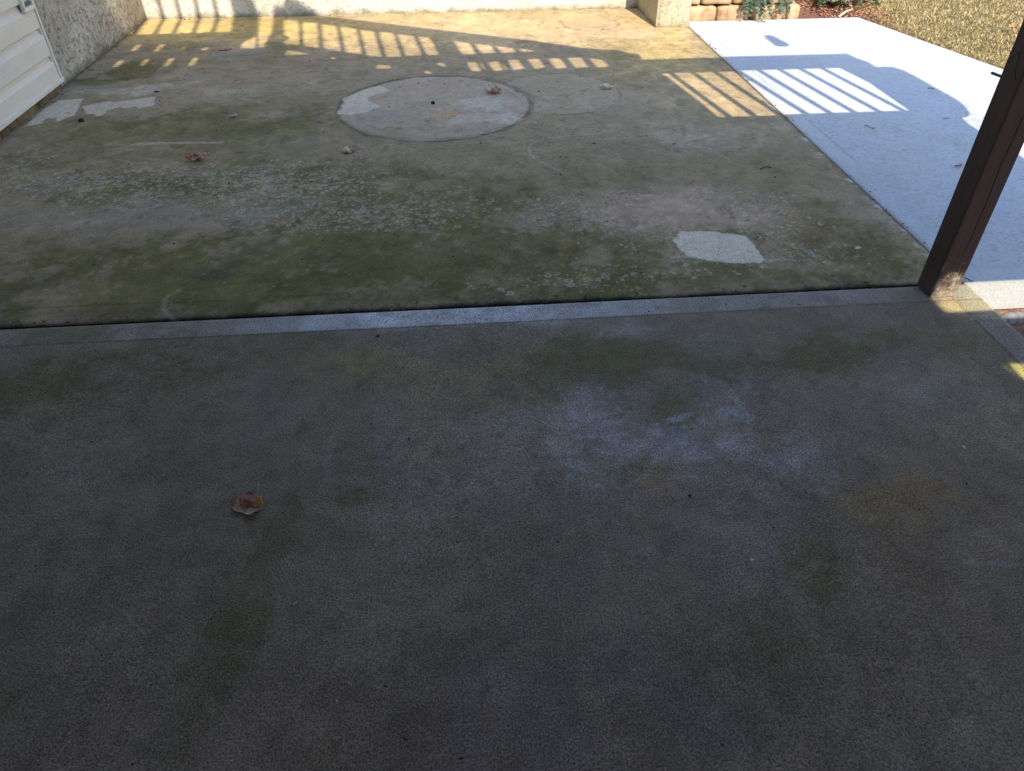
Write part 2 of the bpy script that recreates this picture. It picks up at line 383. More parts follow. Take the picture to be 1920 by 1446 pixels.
def far_post(X, Y, C):
    ring(X, Y, C, CIRC2, 61, .006, .5, (.45, .35, .235), .5, .035)
    ring(X, Y, C, CIRC1, 71, .009, .8, (.46, .355, .25), .8, .05)
    ring(X, Y, C, (CIRC1[0]+.01, CIRC1[1]+.012, CIRC1[2]+.006), 171, .014, .45, None, 0, .06)
    # second, inner rim line in the big disc
    c = (CIRC1[0]+.03, CIRC1[1]-.03, CIRC1[2]-.07)
    ring(X, Y, C, c, 77, .008, .28, None, 0, .05)
    m = CIRC1[2]-np.hypot(X-CIRC1[0], Y-CIRC1[1]) > .02
    C2 = C.copy()
    apply_blobs(X, Y, C2, [(840, 210, 42, 10, C_RUST, .6, 1.2), (760, 225, 80, 10, C_GREY, .25, 1.2), (870, 243, 90, 8, C_PINK, .5, 1.2), (950, 178, 35, 10, C_GREY, .5, 1.3), (905, 190, 60, 14, (.56, .47, .37), .6, 1.6), (720, 215, 60, 14, C_GREY, .5, 1.4), (700, 180, 50, 10, C_PINK, .5, 1.5), (800, 160, 130, 10, C_PINK, .4, 1.4), (960, 215, 30, 12, (.60, .51, .40), .5, 1.6), (830, 240, 120, 7, C_BROWN, .3, 1.4)], 300, .05)
    C[m] = C2[m]
    r = G(1160, 42); l = G(1055, 42); cy = G(1108, 42)[1]
    ring(X, Y, C, ((r[0]+l[0])/2, cy, (r[0]-l[0])/2), 81, .008, .45, (.42, .29, .18), .6)
    r = G(1150, 41); l = G(1068, 41)
    ring(X, Y, C, ((r[0]+l[0])/2, cy+.02, (r[0]-l[0])/2*.86), 85, .008, .55, None, 0, .03)
    r = G(1235, 61); l = G(1155, 61); cy = G(1195, 61)[1]
    ring(X, Y, C, ((r[0]+l[0])/2, cy, (r[0]-l[0])/2), 91, .006, .3, (.44, .36, .24), .55)
    r = G(500, 100); l = G(398, 97); cy = G(450, 97)[1]
    ring(X, Y, C, ((r[0]+l[0])/2, cy, (r[0]-l[0])/2), 95, .005, .1, (.30, .28, .25), .35)
    # fine construction line that runs parallel to the joint, and a darker rim along walls
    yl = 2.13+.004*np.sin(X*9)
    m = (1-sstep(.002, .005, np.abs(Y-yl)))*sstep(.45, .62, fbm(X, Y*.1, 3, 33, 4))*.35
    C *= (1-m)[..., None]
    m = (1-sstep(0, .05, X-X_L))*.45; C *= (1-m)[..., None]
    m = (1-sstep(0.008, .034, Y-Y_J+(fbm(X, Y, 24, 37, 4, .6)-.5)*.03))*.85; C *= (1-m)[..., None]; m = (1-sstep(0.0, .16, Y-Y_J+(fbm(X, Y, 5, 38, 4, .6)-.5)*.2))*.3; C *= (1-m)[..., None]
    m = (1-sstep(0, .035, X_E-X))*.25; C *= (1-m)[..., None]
    m = ((1-sstep(.004, .05, X_E-X))*sstep(.55, .66, fbm(X, Y, 24, 46, 4, .7))*sstep(4.6, 3.0, Y))[..., None]*.8; C[:] = C*(1-m)+np.array((.55, .50, .44))*m
    # small dark mildew flecks
    fl = sstep(.70, .78, fbm(X, Y, 26, 44, 3, .6)); m = (fl*.4)[..., None]; C[:] = C*(1-m)+np.array(C_DARK)*m
far_clean = [
 (GP(crop([(390, 735), (560, 732), (800, 760), (850, 820), (915, 905), (890, 925), (740, 928), (560, 910), (440, 885), (400, 840), (360, 790), (385, 770)], 1150, 200, 3.2)), .95),
 (GP(crop([(175, 940), (250, 870), (330, 800), (440, 740), (620, 725), (590, 790), (560, 850), (410, 905), (420, 870), (340, 880), (310, 912)], 0, 0, 4)), .75),
 (GP(crop([(610, 785), (810, 745), (840, 755), (1165, 710), (1150, 775), (1040, 805), (1010, 785), (920, 805), (900, 790), (800, 815), (780, 850), (715, 860), (700, 840), (640, 845)], 0, 0, 4)), .65),
 (GP(crop([(800, 730), (900, 690), (1000, 650), (1090, 630), (1165, 665), (1010, 715), (990, 740), (1040, 760), (1100, 790), (1040, 800), (1000, 830), (860, 850), (770, 845), (765, 825), (810, 800), (790, 780), (830, 765)], 440, 0, 4)), .65),
 (GP(crop([(150, 965), (145, 900), (240, 845), (400, 828), (600, 850), (740, 880), (620, 930), (520, 900), (400, 905), (300, 905), (200, 925)], 800, 0, 4)), .3),
 (GP([(240, 268), (262, 263), (420, 262), (415, 266), (300, 267), (262, 269)]), .35),
 (GP([(1246, 440), (1275, 438), (1262, 442), (1248, 443)]), .35),
 (GP([(1252, 476), (1290, 474), (1330, 480), (1300, 481), (1258, 479)]), .4),
 (GP([(1606, 457), (1613, 457), (1615, 461), (1611, 464), (1605, 462)]), .9),
]
far_scr = [
 (GP([(975, 236), (1010, 246), (1040, 249), (1090, 247), (1150, 242)]), .004, .5),
 (GP([(1130, 247), (1060, 252), (1020, 257), (998, 266), (991, 275), (995, 287), (1010, 298), (1035, 310), (1058, 322)]), .0045, .7),
 (GP([(985, 226), (1015, 229), (1050, 229), (1090, 224), (1110, 219)]), .004, .45),
 (GP([(335, 540), (314, 550), (305, 562), (306, 578), (318, 591), (332, 598)]), .006, .6),
 (GP([(1162, 415), (1175, 430), (1186, 440), (1185, 452), (1195, 468), (1220, 480), (1260, 485), (1310, 486), (1400, 487), (1440, 484), (1520, 484)]), .0045, .55),
 (GP([(1200, 420), (1188, 433), (1186, 440)]), .004, .4), (GP([(1228, 438), (1250, 442), (1258, 460), (1262, 474), (1300, 478), (1345, 480)]), .003, .4),
 (GP([(1545, 500), (1572, 522), (1586, 540)]), .003, .3), (GP([(436, 175), (440, 168), (455, 166), (520, 168)]), .005, .4), (GP([(436, 175), (444, 180), (470, 186), (510, 195)]), .005, .4),
 (GP([(398, 95), (400, 102), (415, 107), (432, 109)]), .006, .45), (GP([(430, 109), (445, 122), (470, 133), (500, 140)]), .006, .4), (GP([(390, 90), (420, 80), (440, 70)]), .006, .25),
 (GP([(1215, 245), (1240, 225), (1255, 222)]), .006, .25), (GP([(1300, 94), (1330, 103), (1345, 112)]), .010, .4), (GP([(1276, 56), (1310, 90), (1350, 110)]), .006, .3),
 (GP([(1520, 465), (1530, 478)]), .003, .7), (GP([(415, 450), (428, 462)]), .003, .5),
]
def far_lichen(X, Y):
    D = np.zeros(X.shape)
    br = fbm(X, Y, 3.5, 500, 5, .6); br2 = fbm(X, Y, 11, 510, 3, .6)
    for px, py, rx, ry, a in [(420, 350, 300, 42, .9), (180, 330, 190, 34, .9), (60, 300, 80, 26, .5), (640, 385, 260, 40, .6), (560, 335, 200, 45, .42), (760, 400, 280, 28, .55),
                              (1050, 390, 200, 32, .35), (1200, 400, 160, 50, .45), (1440, 425, 120, 22, .36), (1540, 470, 120, 28, .28), (1250, 505, 220, 20, .2), (1100, 520, 200, 24, .25), (1380, 380, 140, 30, .35), (1250, 260, 120, 25, .15)]:
        cx, cy = G(px, py); ax = abs(G(px+rx, py)[0]-G(px-rx, py)[0])/2; ay = abs(G(px, py-ry)[1]-G(px, py+ry)[1])/2
        d = np.hypot((X-cx)/ax, (Y-cy)/ay)
        D = np.maximum(D, a*sstep(1.35, .35, d))
    D = D*sstep(.32, .62, br+.12)*(0.55+.9*br2)
    return np.clip(D*1.25, 0, 1)
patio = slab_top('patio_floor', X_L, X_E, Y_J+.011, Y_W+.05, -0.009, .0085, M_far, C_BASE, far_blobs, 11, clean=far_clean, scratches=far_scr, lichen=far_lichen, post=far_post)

# --- near porch slab
C_NB = (.172, .134, .096); N_MOSS = (.104, .094, .044)
near_blobs = [
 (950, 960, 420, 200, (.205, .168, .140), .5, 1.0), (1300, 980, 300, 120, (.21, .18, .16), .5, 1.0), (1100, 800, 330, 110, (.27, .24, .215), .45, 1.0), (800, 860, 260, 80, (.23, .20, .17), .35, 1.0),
 (1820, 575, 60, 26, (.42, .34, .16), .9, 1.5), (1905, 690, 30, 22, (.44, .38, .12), .9, 1.5), (740, 640, 700, 26, N_MOSS, .35, 1.2), (960, 1330, 1000, 200, (.120, .088, .070), .55, 1.0), (120, 1050, 330, 320, (.120, .098, .070), .5, 1.0), (1650, 1180, 330, 200, (.125, .092, .070), .45, 1.0), (900, 760, 500, 120, (.26, .205, .14), .45, 1.0), (1150, 790, 260, 90, (.26, .23, .19), .4, 1.0), (1420, 850, 200, 50, C_BLUE, .3, 1.2), (1650, 740, 260, 120, (.23, .19, .14), .4, 1.0), (1150, 900, 120, 60, C_BLUE, .25, 1.3), (1340, 720, 60, 60, C_BLUE, .35, 1.4), (1090, 590, 90, 16, C_BLUE, .35, 1.4),  # yellows brighten the two sun patches; broad dark tones deepen the deck's shade
 (300, 700, 420, 90, N_MOSS, .55, 1.1), (60, 720, 140, 60, N_MOSS, .55, 1.2), (620, 700, 200, 60, C_OLIVE, .5, 1.1), (900, 660, 420, 50, C_OLIVE, .5, 1.1),
 (1180, 650, 260, 55, N_MOSS, .8, 1.2), (1290, 730, 45, 40, N_MOSS, .55, 1.4), (1560, 640, 260, 34, N_MOSS, .7, 1.2), (1650, 620, 150, 20, N_MOSS, .4, 1.2), (1760, 660, 60, 50, C_BROWN, .3, 1.1),
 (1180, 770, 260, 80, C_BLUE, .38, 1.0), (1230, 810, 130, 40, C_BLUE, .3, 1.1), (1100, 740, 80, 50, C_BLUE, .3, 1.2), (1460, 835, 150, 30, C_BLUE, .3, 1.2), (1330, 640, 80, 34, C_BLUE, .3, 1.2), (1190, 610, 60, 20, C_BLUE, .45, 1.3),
 (1215, 875, 48, 42, C_BROWN, .55, 1.4), (1230, 905, 30, 20, C_BROWN, .4, 1.4), (1000, 850, 160, 50, C_BROWN, .2, 1.1),
 (640, 900, 70, 30, N_MOSS, .5, 1.3), (490, 960, 70, 110, N_MOSS, .5, 1.2), (430, 1080, 60, 160, N_MOSS, .5, 1.2), (390, 1260, 70, 150, N_MOSS, .45, 1.2), (600, 970, 50, 20, N_MOSS, .4, 1.3),
 (740, 1000, 160, 180, C_GREY, .25, 1.1), (600, 830, 40, 60, C_PALE, .2, 1.2), (640, 1150, 90, 160, C_PALE, .14, 1.1), (880, 1050, 110, 120, C_BROWN, .15, 1.1), (930, 720, 80, 40, C_BROWN, .25, 1.1), (800, 700, 30, 60, C_PALE, .12, 1.2),
 (1500, 1040, 70, 90, N_MOSS, .55, 1.3), (1640, 940, 140, 60, C_BROWN, .5, 1.1), (1750, 1060, 140, 110, C_BROWN, .3, 1.1), (1390, 1160, 90, 80, N_MOSS, .4, 1.2), (1620, 1150, 160, 80, N_MOSS, .28, 1.1), (1450, 920, 24, 12, N_MOSS, .5, 1.4),
 (120, 950, 160, 120, C_GREY, .3, 1.1), (100, 1200, 200, 200, (.13, .115, .10), .3, 1.1), (1840, 760, 90, 140, C_GREY, .3, 1.1), (1690, 740, 120, 50, (.20, .205, .20), .35, 1.1), (1100, 1200, 260, 200, (.15, .145, .15), .3, 1.0), (1890, 880, 60, 20, C_DARK, .3, 1.2), (1760, 1000, 24, 8, C_DARK, .4, 1.4), (1840, 1400, 80, 60, C_PALE, .2, 1.2),
 (40, 740, 130, 60, N_MOSS, .7, 1.1), (230, 680, 200, 34, N_MOSS, .5, 1.1), (560, 690, 260, 40, N_MOSS, .4, 1.1), (470, 940, 80, 110, N_MOSS, .5, 1.0), (435, 1120, 90, 200, N_MOSS, .48, 1.0), (400, 1300, 90, 150, N_MOSS, .45, 1.0), (200, 820, 260, 90, N_MOSS, .4, 1.0), (700, 780, 240, 80, N_MOSS, .3, 1.0), (660, 915, 60, 22, N_MOSS, .6, 1.4),
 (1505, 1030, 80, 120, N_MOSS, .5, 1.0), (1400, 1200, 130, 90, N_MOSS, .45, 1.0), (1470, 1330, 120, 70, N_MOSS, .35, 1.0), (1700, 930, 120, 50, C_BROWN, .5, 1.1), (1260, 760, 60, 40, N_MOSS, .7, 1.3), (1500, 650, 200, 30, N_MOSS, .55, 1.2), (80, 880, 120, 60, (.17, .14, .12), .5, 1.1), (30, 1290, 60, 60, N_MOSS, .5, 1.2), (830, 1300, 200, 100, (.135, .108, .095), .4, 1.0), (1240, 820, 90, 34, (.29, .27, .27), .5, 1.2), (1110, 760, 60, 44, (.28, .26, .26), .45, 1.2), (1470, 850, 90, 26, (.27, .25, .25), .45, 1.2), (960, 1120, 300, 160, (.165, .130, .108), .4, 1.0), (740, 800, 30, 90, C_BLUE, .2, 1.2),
]
def near_post(X, Y, C):
    # smooth trowelled border along the joint and along the free edge
    m = sstep(1.905, 1.912, Y)*(1-sstep(1.60, 1.612, X)*0.0)
    pale = np.array((.34, .325, .325))*(0.75+.5*fbm(X, Y*2, 4, 210, 5, .6))[..., None]
    m = m*(.75+.5*sstep(.35, .65, fbm(X, Y, 6, 214, 5, .65)))+.35*sstep(1.86, 1.905, Y)*(1-m)*sstep(.5, .62, fbm(X, Y, 5, 216, 5, .7))*np.exp(-((X-.25)/.6)**2)
    m = np.clip(m, 0, 1); cx = G(860, 590)[0]; amt = (0.10+.22*sstep(-1.6, -.6, X)+.60*np.exp(-((X-cx)/.62)**2)+.12*0*X)
    bl = sstep(.35, .75, fbm(X, Y, 10, 222, 5, .65))*np.exp(-((X-cx+.05)/.5)**2)*.55
    mm = (m*amt)[..., None]; C[:] = C*(1-mm)+pale*mm
    mm = (m*bl)[..., None]; C[:] = C*(1-mm)+np.array((.62, .62, .66))*mm
    yy = (sstep(1.50, 1.60, X)*sstep(1.78, 1.86, Y)*.75)[..., None]; C[:] = C*(1-yy)+np.array((.40, .33, .17))*(.8+.4*fbm(X, Y, 20, 260, 4))[..., None]*yy  # yellow painted over the sun patch at the post to brighten it
    m2 = sstep(1.606, 1.616, X)*sstep(2.1, 0, Y*0)
    mm = (m2*.45)[..., None]; C[:] = C*(1-mm)+np.array((.21, .205, .185))*mm
    # tooled lines
    l1 = (1-sstep(.0012, .005, np.abs(Y-1.905)))*.35; l2 = (1-sstep(.0012, .005, np.abs(X-1.608)))*.35
    C *= (1-np.maximum(l1, l2))[..., None]
    gr_ = (sstep(1.895, 1.915, Y)*sstep(.50, .62, fbm(X, Y, 4, 219, 5, .7))*sstep(.5, .9, X)*.6)[..., None]; C[:] = C*(1-gr_)+np.array((.17, .145, .10))*gr_
    gm_ = (sstep(1.91, 1.915, Y)*sstep(.45, .6, fbm(X, Y, 5, 218, 5, .65))*sstep(-.3, -1.2, X)*.6)[..., None]; C[:] = C*(1-gm_)+np.array(N_MOSS)*gm_
    fl = sstep(.69, .80, fbm(X, Y, 30, 144, 3, .6)); mk = (fl*.35)[..., None]; C[:] = C*(1-mk)+np.array(C_DARK)*mk
    # swirl of pale bluish tone
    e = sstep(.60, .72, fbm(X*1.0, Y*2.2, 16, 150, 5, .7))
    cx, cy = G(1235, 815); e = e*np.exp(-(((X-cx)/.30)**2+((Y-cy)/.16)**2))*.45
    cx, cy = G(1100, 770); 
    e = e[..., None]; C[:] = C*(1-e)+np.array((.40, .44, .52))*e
near_scr = [
 (GP([(540, 870), (535, 900), (520, 930), (512, 960)]), .010, .12), (GP([(625, 820), (615, 860), (612, 900), (650, 905), (690, 905)]), .006, .18),
  (GP([(1815, 1053), (1850, 1058), (1915, 1060)]), .006, .35), (GP([(1185, 905), (1205, 895), (1215, 888)]), .003, .3),
 (GP([(355, 1225), (370, 1212)]), .0015, .5), (GP([(1225, 812), (1250, 818), (1275, 830)]), .004, .4), (GP([(1135, 778), (1165, 772)]), .004, .35), (GP([(745, 675), (752, 682)]), .004, .5),
]
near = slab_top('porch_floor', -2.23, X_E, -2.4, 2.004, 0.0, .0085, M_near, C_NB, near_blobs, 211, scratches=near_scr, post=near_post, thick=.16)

# --- pale walkway slab on the right
def edge_x(Y): return 3.02+(5.66-Y)*0.217
def white_post(X, Y, C):
    sm = np.maximum(1-sstep(1.795, 1.805, X), 1-sstep(2.105, 2.115, Y))
    sp = sstep(.54, .70, fbm(X, Y, 95, 610, 3, .8))*(.4+.9*fbm(X, Y, 2.2, 600, 4))*(1-sm)
    C *= (1-.22*sp*sstep(4.8, 3.8, Y))[..., None]
    dk = sstep(.52, .75, fbm(X*2, Y, 2.4, 620, 4))*(1-sm)*sstep(.48, .66, fbm(X, Y, 80, 640, 4, .8))
    C *= (1-.42*np.clip(dk*1.3*sstep(4.2, 3.3, Y), 0, 1))[..., None]
    l = np.maximum((1-sstep(.001, .005, np.abs(X-1.80)))*sstep(2.1, 2.11, Y), (1-sstep(.001, .005, np.abs(Y-2.11)))*sstep(1.8, 1.81, X))*.22
    C *= (1-l)[..., None]
    a, b = G(1430, 58), G(1640, 112); d = seg_dist(X, Y, [a, b]); C *= (1-.25*(1-sstep(.002, .008, d)))[..., None]
    m = ((1-sstep(.0, .03, X-X_E-.0))*sstep(.35, .6, fbm(X, Y, 9, 650, 4)))[..., None]*.5; C[:] = C*(1-m)+np.array((.40, .33, .20))*m
    m = (np.exp(-((X-1.73)/.05)**2)*np.exp(-((Y-3.5)/.5)**2))[..., None]*.2; C[:] = C*(1-m)+np.array((.45, .38, .28))*m
white = slab_top('walkway_slab', X_E+.0015, 3.02, 2.012, 5.66, -0.005, .009, M_white, (.435, .45, .465), [], 411, right_edge=edge_x, post=white_post, det_amp=.10, thick=.115)

# ------------------------------------------------------------------ ground sheet (soil, mulch, lawn soil) reaching the horizon
def axis_pts(lo, hi, step, far):
    a = list(np.arange(lo, hi+1e-6, step)); out = []; d = step
    x = lo
    while x > -far: d *= 1.5; x -= d; out.insert(0, x)
    d = step; x = hi; tail = []
    while x < far: d *= 1.5; x += d; tail.append(x)
    return np.array(out+a+tail)
def ground_z(X, Y):
    lawn = sstep(-.02, .10, X-edge_x(np.minimum(Y, 5.66)))*sstep(1.0, 3.2, Y)
    back = sstep(5.60, 5.70, Y)
    up = np.maximum(lawn, back)
    z = -0.125+up*0.100
    bed = sstep(5.66, 6.3, Y)*sstep(3.6, 2.3, X)*sstep(1.6, 1.9, X)
    z = z+bed*0.10
    ridge = np.exp(-((Y-1.99+.0)/.035)**2)*sstep(1.69, 1.8, X)*sstep(3.6, 3.3, X)
    far = sstep(3, 25, np.hypot(X, Y-4))
    z = z + (fbm(X, Y, 1.7, 700, 4)-.5)*.03*(1-far) + (fbm(X, Y, 12, 702, 3)-.5)*.012*(1-far)
    inside = (X > -2.6) & (X < 1.74) & (Y > -2.6) & (Y < 6.3)
    under = (X > 1.6) & (X < edge_x(Y)-.05) & (Y > 2.06) & (Y < 5.62)
    return np.where(inside, -.20, np.where(under, -.18, z))
gx = axis_pts(-3, 6, .05, 220); gy = axis_pts(-3, 8.5, .05, 220)
GXX, GYY = np.meshgrid(gx, gy, indexing='ij')
GZ = ground_z(GXX, GYY)
ii = np.arange(GXX.size).reshape(GXX.shape)
me = mesh_np('ground', np.stack([GXX, GYY, GZ], -1).reshape(-1, 3), np.stack([ii[:-1, :-1], ii[1:, :-1], ii[1:, 1:], ii[:-1, 1:]], -1).reshape(-1, 4))
kindv = sstep(-.03, .10, GXX-edge_x(np.minimum(GYY, 5.66))+(fbm(GXX, GYY, 5, 710, 3)-.5)*.1)
bedm = sstep(3.20, 3.08, GXX+(fbm(GXX, GYY, 4, 712, 3)-.5)*.2-(GYY-5.66)*.14)*sstep(5.4, 5.55, GYY)
kindv = kindv*(1-bedm)*sstep(2.2, 3.4, GYY)
at = me.attributes.new('lawn', 'FLOAT', 'POINT'); at.data.foreach_set('value', kindv.reshape(-1).astype(np.float32))
at = me.attributes.new('bed', 'FLOAT', 'POINT'); at.data.foreach_set('value', (sstep(5.3, 5.6, GYY)).reshape(-1).astype(np.float32))
me.polygons.foreach_set('use_smooth', np.ones(len(me.polygons), bool))
t = NT('soil and lawn ground')
soil = t.ramp(t.noise(30, 6, .65), [(.3, (.10, .055, .035)), (.5, (.22, .125, .085)), (.7, (.36, .22, .15))])
mul = t.ramp(t.noise(45, 6, .7), [(.3, (.035, .018, .012)), (.5, (.15, .07, .042)), (.7, (.28, .15, .09))])
lw = t.ramp(t.noise(25, 6, .7), [(.3, (.05, .05, .02)), (.5, (.12, .10, .045)), (.7, (.22, .17, .08))])
c = t.mix(t.attr('bed'), soil, mul); c = t.mix(t.attr('lawn'), c, lw)
gm = t.out(c, .95, t.bump(t.math('ADD', t.noise(60, 5, .7), t.noise(15, 3)), .8, .012), .2)
tag(link('ground', me, gm), kind='structure')

# ------------------------------------------------------------------ stucco
def stucco_mat(name, cols, coarse, strength, streak=0.0):
    t = NT(name)
    n1 = t.noise(coarse, 6, .6, dist=.6)
    base = t.ramp(t.noise(2.6, 6, .65), [(.30, cols[0]), (.50, cols[1]), (.72, cols[2])])
    cre = t.ramp(n1, [(.36, .72), (.46, 1.0)])
    c = t.mix(1.0, base, cre, 'MULTIPLY')
    spk = t.maprange(t.vor(170), .06, .2, .78, 1.0)
    c = t.mix(1.0, c, spk, 'MULTIPLY')
    sep = t.n.new('ShaderNodeSeparateXYZ'); t.l.new(t.pos, sep.inputs[0])
    low = t.math('ADD', sep.outputs[2], t.maprange(t.noise(9, 4, .6), .2, .8, -.035, .035))
    dirt = t.maprange(low, -.01, .035, .75, 0)
    c = t.mix(dirt, c, (.15, .14, .08))
    if streak:
        stn = t.maprange(t.noise(1, 4, .6, t.mapping((26, 26, 1.6))), .48, .7, 0, streak)
        c = t.mix(stn, c, (.22, .18, .11))
    h = t.math('ADD', t.ramp(n1, [(.30, 0.0), (.47, .75), (.6, 1.0)]), t.math('MULTIPLY', t.noise(coarse*6, 4, .6), .25))
    return t.out(c, .95, t.bump(h, strength, .012), .15)
M_st_left = stucco_mat('rough knockdown stucco', [(.38, .30, .20), (.51, .42, .31), (.60, .51, .39)], 32, 1.1)
M_st_back = stucco_mat('pale wall stucco', [(.52, .49, .43), (.64, .61, .54), (.70, .67, .60)], 55, .55)
M_st_pier = stucco_mat('weathered pier stucco', [(.40, .34, .23), (.52, .46, .33), (.60, .55, .43)], 60, .6, .5)

def wall_box(name, x0, x1, y0, y1, z0, z1, mat, face, step=.02, amp=.006, sc=9, seed=5):
    """a block wall whose seen face is a real uneven skin"""
    m = MB(); m.box(x0, x1, y0, y1, z0, z1)
    me = bpy.data.meshes.new(name)
    bm = m.bm
    zz = np.arange(z0, min(z1, 1.2)+step, step)
    def skin(axis, v, a0, a1, sgn):
        aa = np.arange(a0, a1+step*.5, step); aa[-1] = a1
        A, Z = np.meshgrid(aa, zz, indexing='ij')
        d = (fbm(A, Z, sc, seed, 4, .55)-.35)*amp*2
        d = np.maximum(d, .0015)
        P = np.full(A.shape, v)+sgn*d
        return (P, A, Z) if axis == 0 else (A, P, Z)
    for (axis, v, a0, a1, sgn) in face:
        X, Y, Z = skin(axis, v, a0, a1, sgn)
        vs_ = [[bm.verts.new((float(X[i, j]), float(Y[i, j]), float(Z[i, j]))) for j in range(X.shape[1])] for i in range(X.shape[0])]
        for i in range(X.shape[0]-1):
            for j in range(X.shape[1]-1):
                q = (vs_[i][j], vs_[i+1][j], vs_[i+1][j+1], vs_[i][j+1])
                f = bm.faces.new(q if (axis == 1) == (sgn < 0) else q[::-1]); f.smooth = True
    bm.to_mesh(me); bm.free()
    return link(name, me, mat)
w = wall_box('stucco_wall', X_L-.25, X_L, 4.46, Y_W+.2, -.15, 2.6, M_st_left, [(0, X_L, 4.46, Y_W, 1)], .016, .009, 11, 801)
tag(w, 'rough textured grey-tan stucco wall beside the siding, running to the corner on the left', 'wall')
w = wall_box('stucco_wall', X_L, X_E-.06, Y_W, Y_W+.2, -.15, .85, M_st_back, [(1, Y_W, X_L, X_E-.06, -1)], .02, .004, 12, 811)
tag(w, 'long low cream stucco wall along the back of the patio, striped by railing shadows', 'wall')
px0, px1, py0 = 1.465, 1.702, 5.515
w = wall_box('stucco_pier', px0, px1, py0, Y_W+.2, -.15, .95, M_st_pier, [(1, py0, px0, px1, -1), (0, px0, py0, Y_W, -1), (0, px1, py0, Y_W+.2, 1)], .02, .003, 14, 821)
tag(w, 'square stained cream stucco pier end between the patio and the stone blocks', 'pier')

# ------------------------------------------------------------------ stone block retaining wall
t = NT('tan retaining blocks')
rb = t.attr('tone')
c = t.ramp(t.noise(14, 6, .65), [(.28, (.30, .17, .09)), (.5, (.46, .31, .18)), (.72, (.56, .42, .29))])
c = t.mix(1.0, c, t.maprange(rb, 0, 1, .82, 1.1), 'MULTIPLY')
c = t.mix(t.maprange(t.noise(7, 4, .6), .55, .75, 0, .55), c, (.30, .27, .24))
M_stone = t.out(c, .95, t.bump(t.math('ADD', t.noise(60, 5, .7), t.noise(200, 3, .6)), .6, .006), .15)
rs = random.Random(4)
bm = bmesh.new(); lay = bm.verts.layers.float.new('tone')
def stone(x0, x1, y0, y1, z0, z1, seed):
    n = 6; key = {}
    def gv(i, j, k):
        if (i, j, k) not in key: key[(i, j, k)] = bm.verts.new((i/n-.5, j/n-.5, k/n-.5))
        return key[(i, j, k)]
    for a_ in range(n):
        for b_ in range(n):
            for s_ in (0, n):
                for mk in (lambda p, q: gv(s_, p, q), lambda p, q: gv(p, s_, q), lambda p, q: gv(p, q, s_)):
                    bm.faces.new((mk(a_, b_), mk(a_+1, b_), mk(a_+1, b_+1), mk(a_, b_+1)))
    seen = list(key.values())
    cx, cy, cz = (x0+x1)/2, (y0+y1)/2, (z0+z1)/2; dx, dy, dz = x1-x0, y1-y0, z1-z0
    r = .020
    for v in seen:
        p = Vector((v.co.x*dx, v.co.y*dy, v.co.z*dz))
        q = Vector((max(-dx/2+r, min(dx/2-r, p.x)), max(-dy/2+r, min(dy/2-r, p.y)), max(-dz/2+r, min(dz/2-r, p.z))))
        d = p-q
        if d.length > 1e-6: p = q+d.normalized()*r
        a = vnoise(np.array([p.x*22+seed*3.3]), np.array([p.z*22+p.y*9+seed]), 31)[0]-.5
        v.co = Vector((cx, cy, cz))+p+Vector((a*.006, a*.012, a*.006))
    for v in seen: v[lay] = (seed*37 % 10)/10
zb = -.035; x = X_E+.015
rows = [(zb, .118, 5.675, [.240, .250, .275, .10]), (zb+.124, .118, 5.692, [.115, .235, .26, .20]), (zb+.246, .11, 5.72, [.21, .25, .24])]
sd = 1
for z0, hh, y0, ws in rows:
    x = X_E+.015
    for wd in ws:
        stone(x, x+wd-.009, y0, y0+.22, z0, z0+hh, sd); x += wd; sd += 1
me = bpy.data.meshes.new('stone_wall')
bmesh.ops.recalc_face_normals(bm, faces=bm.faces)
for f in bm.faces: f.smooth = True
bm.to_mesh(me); bm.free()
o = link('stone_wall', me, M_stone); tag(o, 'low dry stacked wall of tan rounded blocks behind the pale slab', 'stone wall')

# ------------------------------------------------------------------ vinyl siding house wall
t = NT('vinyl siding')
gr = t.noise(1, 4, .6, t.mapping((40, 7, 240)))
c = t.mix(t.maprange(gr, .35, .65), (.66, .555, .43), (.72, .615, .49))
c = t.mix(t.maprange(t.noise(5, 5, .65), .5, .75, 0, .35), c, (.56, .45, .33))
M_vinyl = t.out(c, .5, t.bump(gr, .25, .001), .4)
t = NT('vinyl trim'); c = t.mix(t.maprange(t.noise(12, 4), .4, .7, 0, .4), (.72, .64, .53), (.58, .48, .36)); M_trim = t.out(c, .45, None, .4)
t = NT('foundation concrete'); c = t.ramp(t.noise(18, 5, .65), [(.3, (.05, .035, .02)), (.5, (.16, .10, .05)), (.7, (.26, .18, .10))]); M_found = t.out(c, .95, t.bump(t.noise(50, 4), .6, .008), .2)
t = NT('dark void'); M_dark = t.out((.03, .028, .027), .8, None, .2)
XS = -2.19
house = empty('house_wall', (XS-.05, 4.4, 0), 'pale beige vinyl lap siding wall at the top left corner', 'house wall')
m = MB(); m.box(-2.45, XS-.026, -2.5, 4.455, .0, 5.0); m.build('wall_core', M_dark, house)
m = MB(); m.box(XS-.019, XS-.006, -2.4, 4.46, -.02, .062); m.build('foundation', M_found, house)
def siding_profile(z0, rv):
    # dutch lap: flat butt, then a hollow that leans back under the next course
    pr = [(-.010, z0-.004), (.0125, z0-.004), (.0140, z0), (.0132, z0+rv*.30), (.0122, z0+rv*.60), (.0065, z0+rv*.66), (-.002, z0+rv*.76), (-.0070, z0+rv*.90), (-.0085, z0+rv+.004)]
    return pr
k = 0; zc = .050
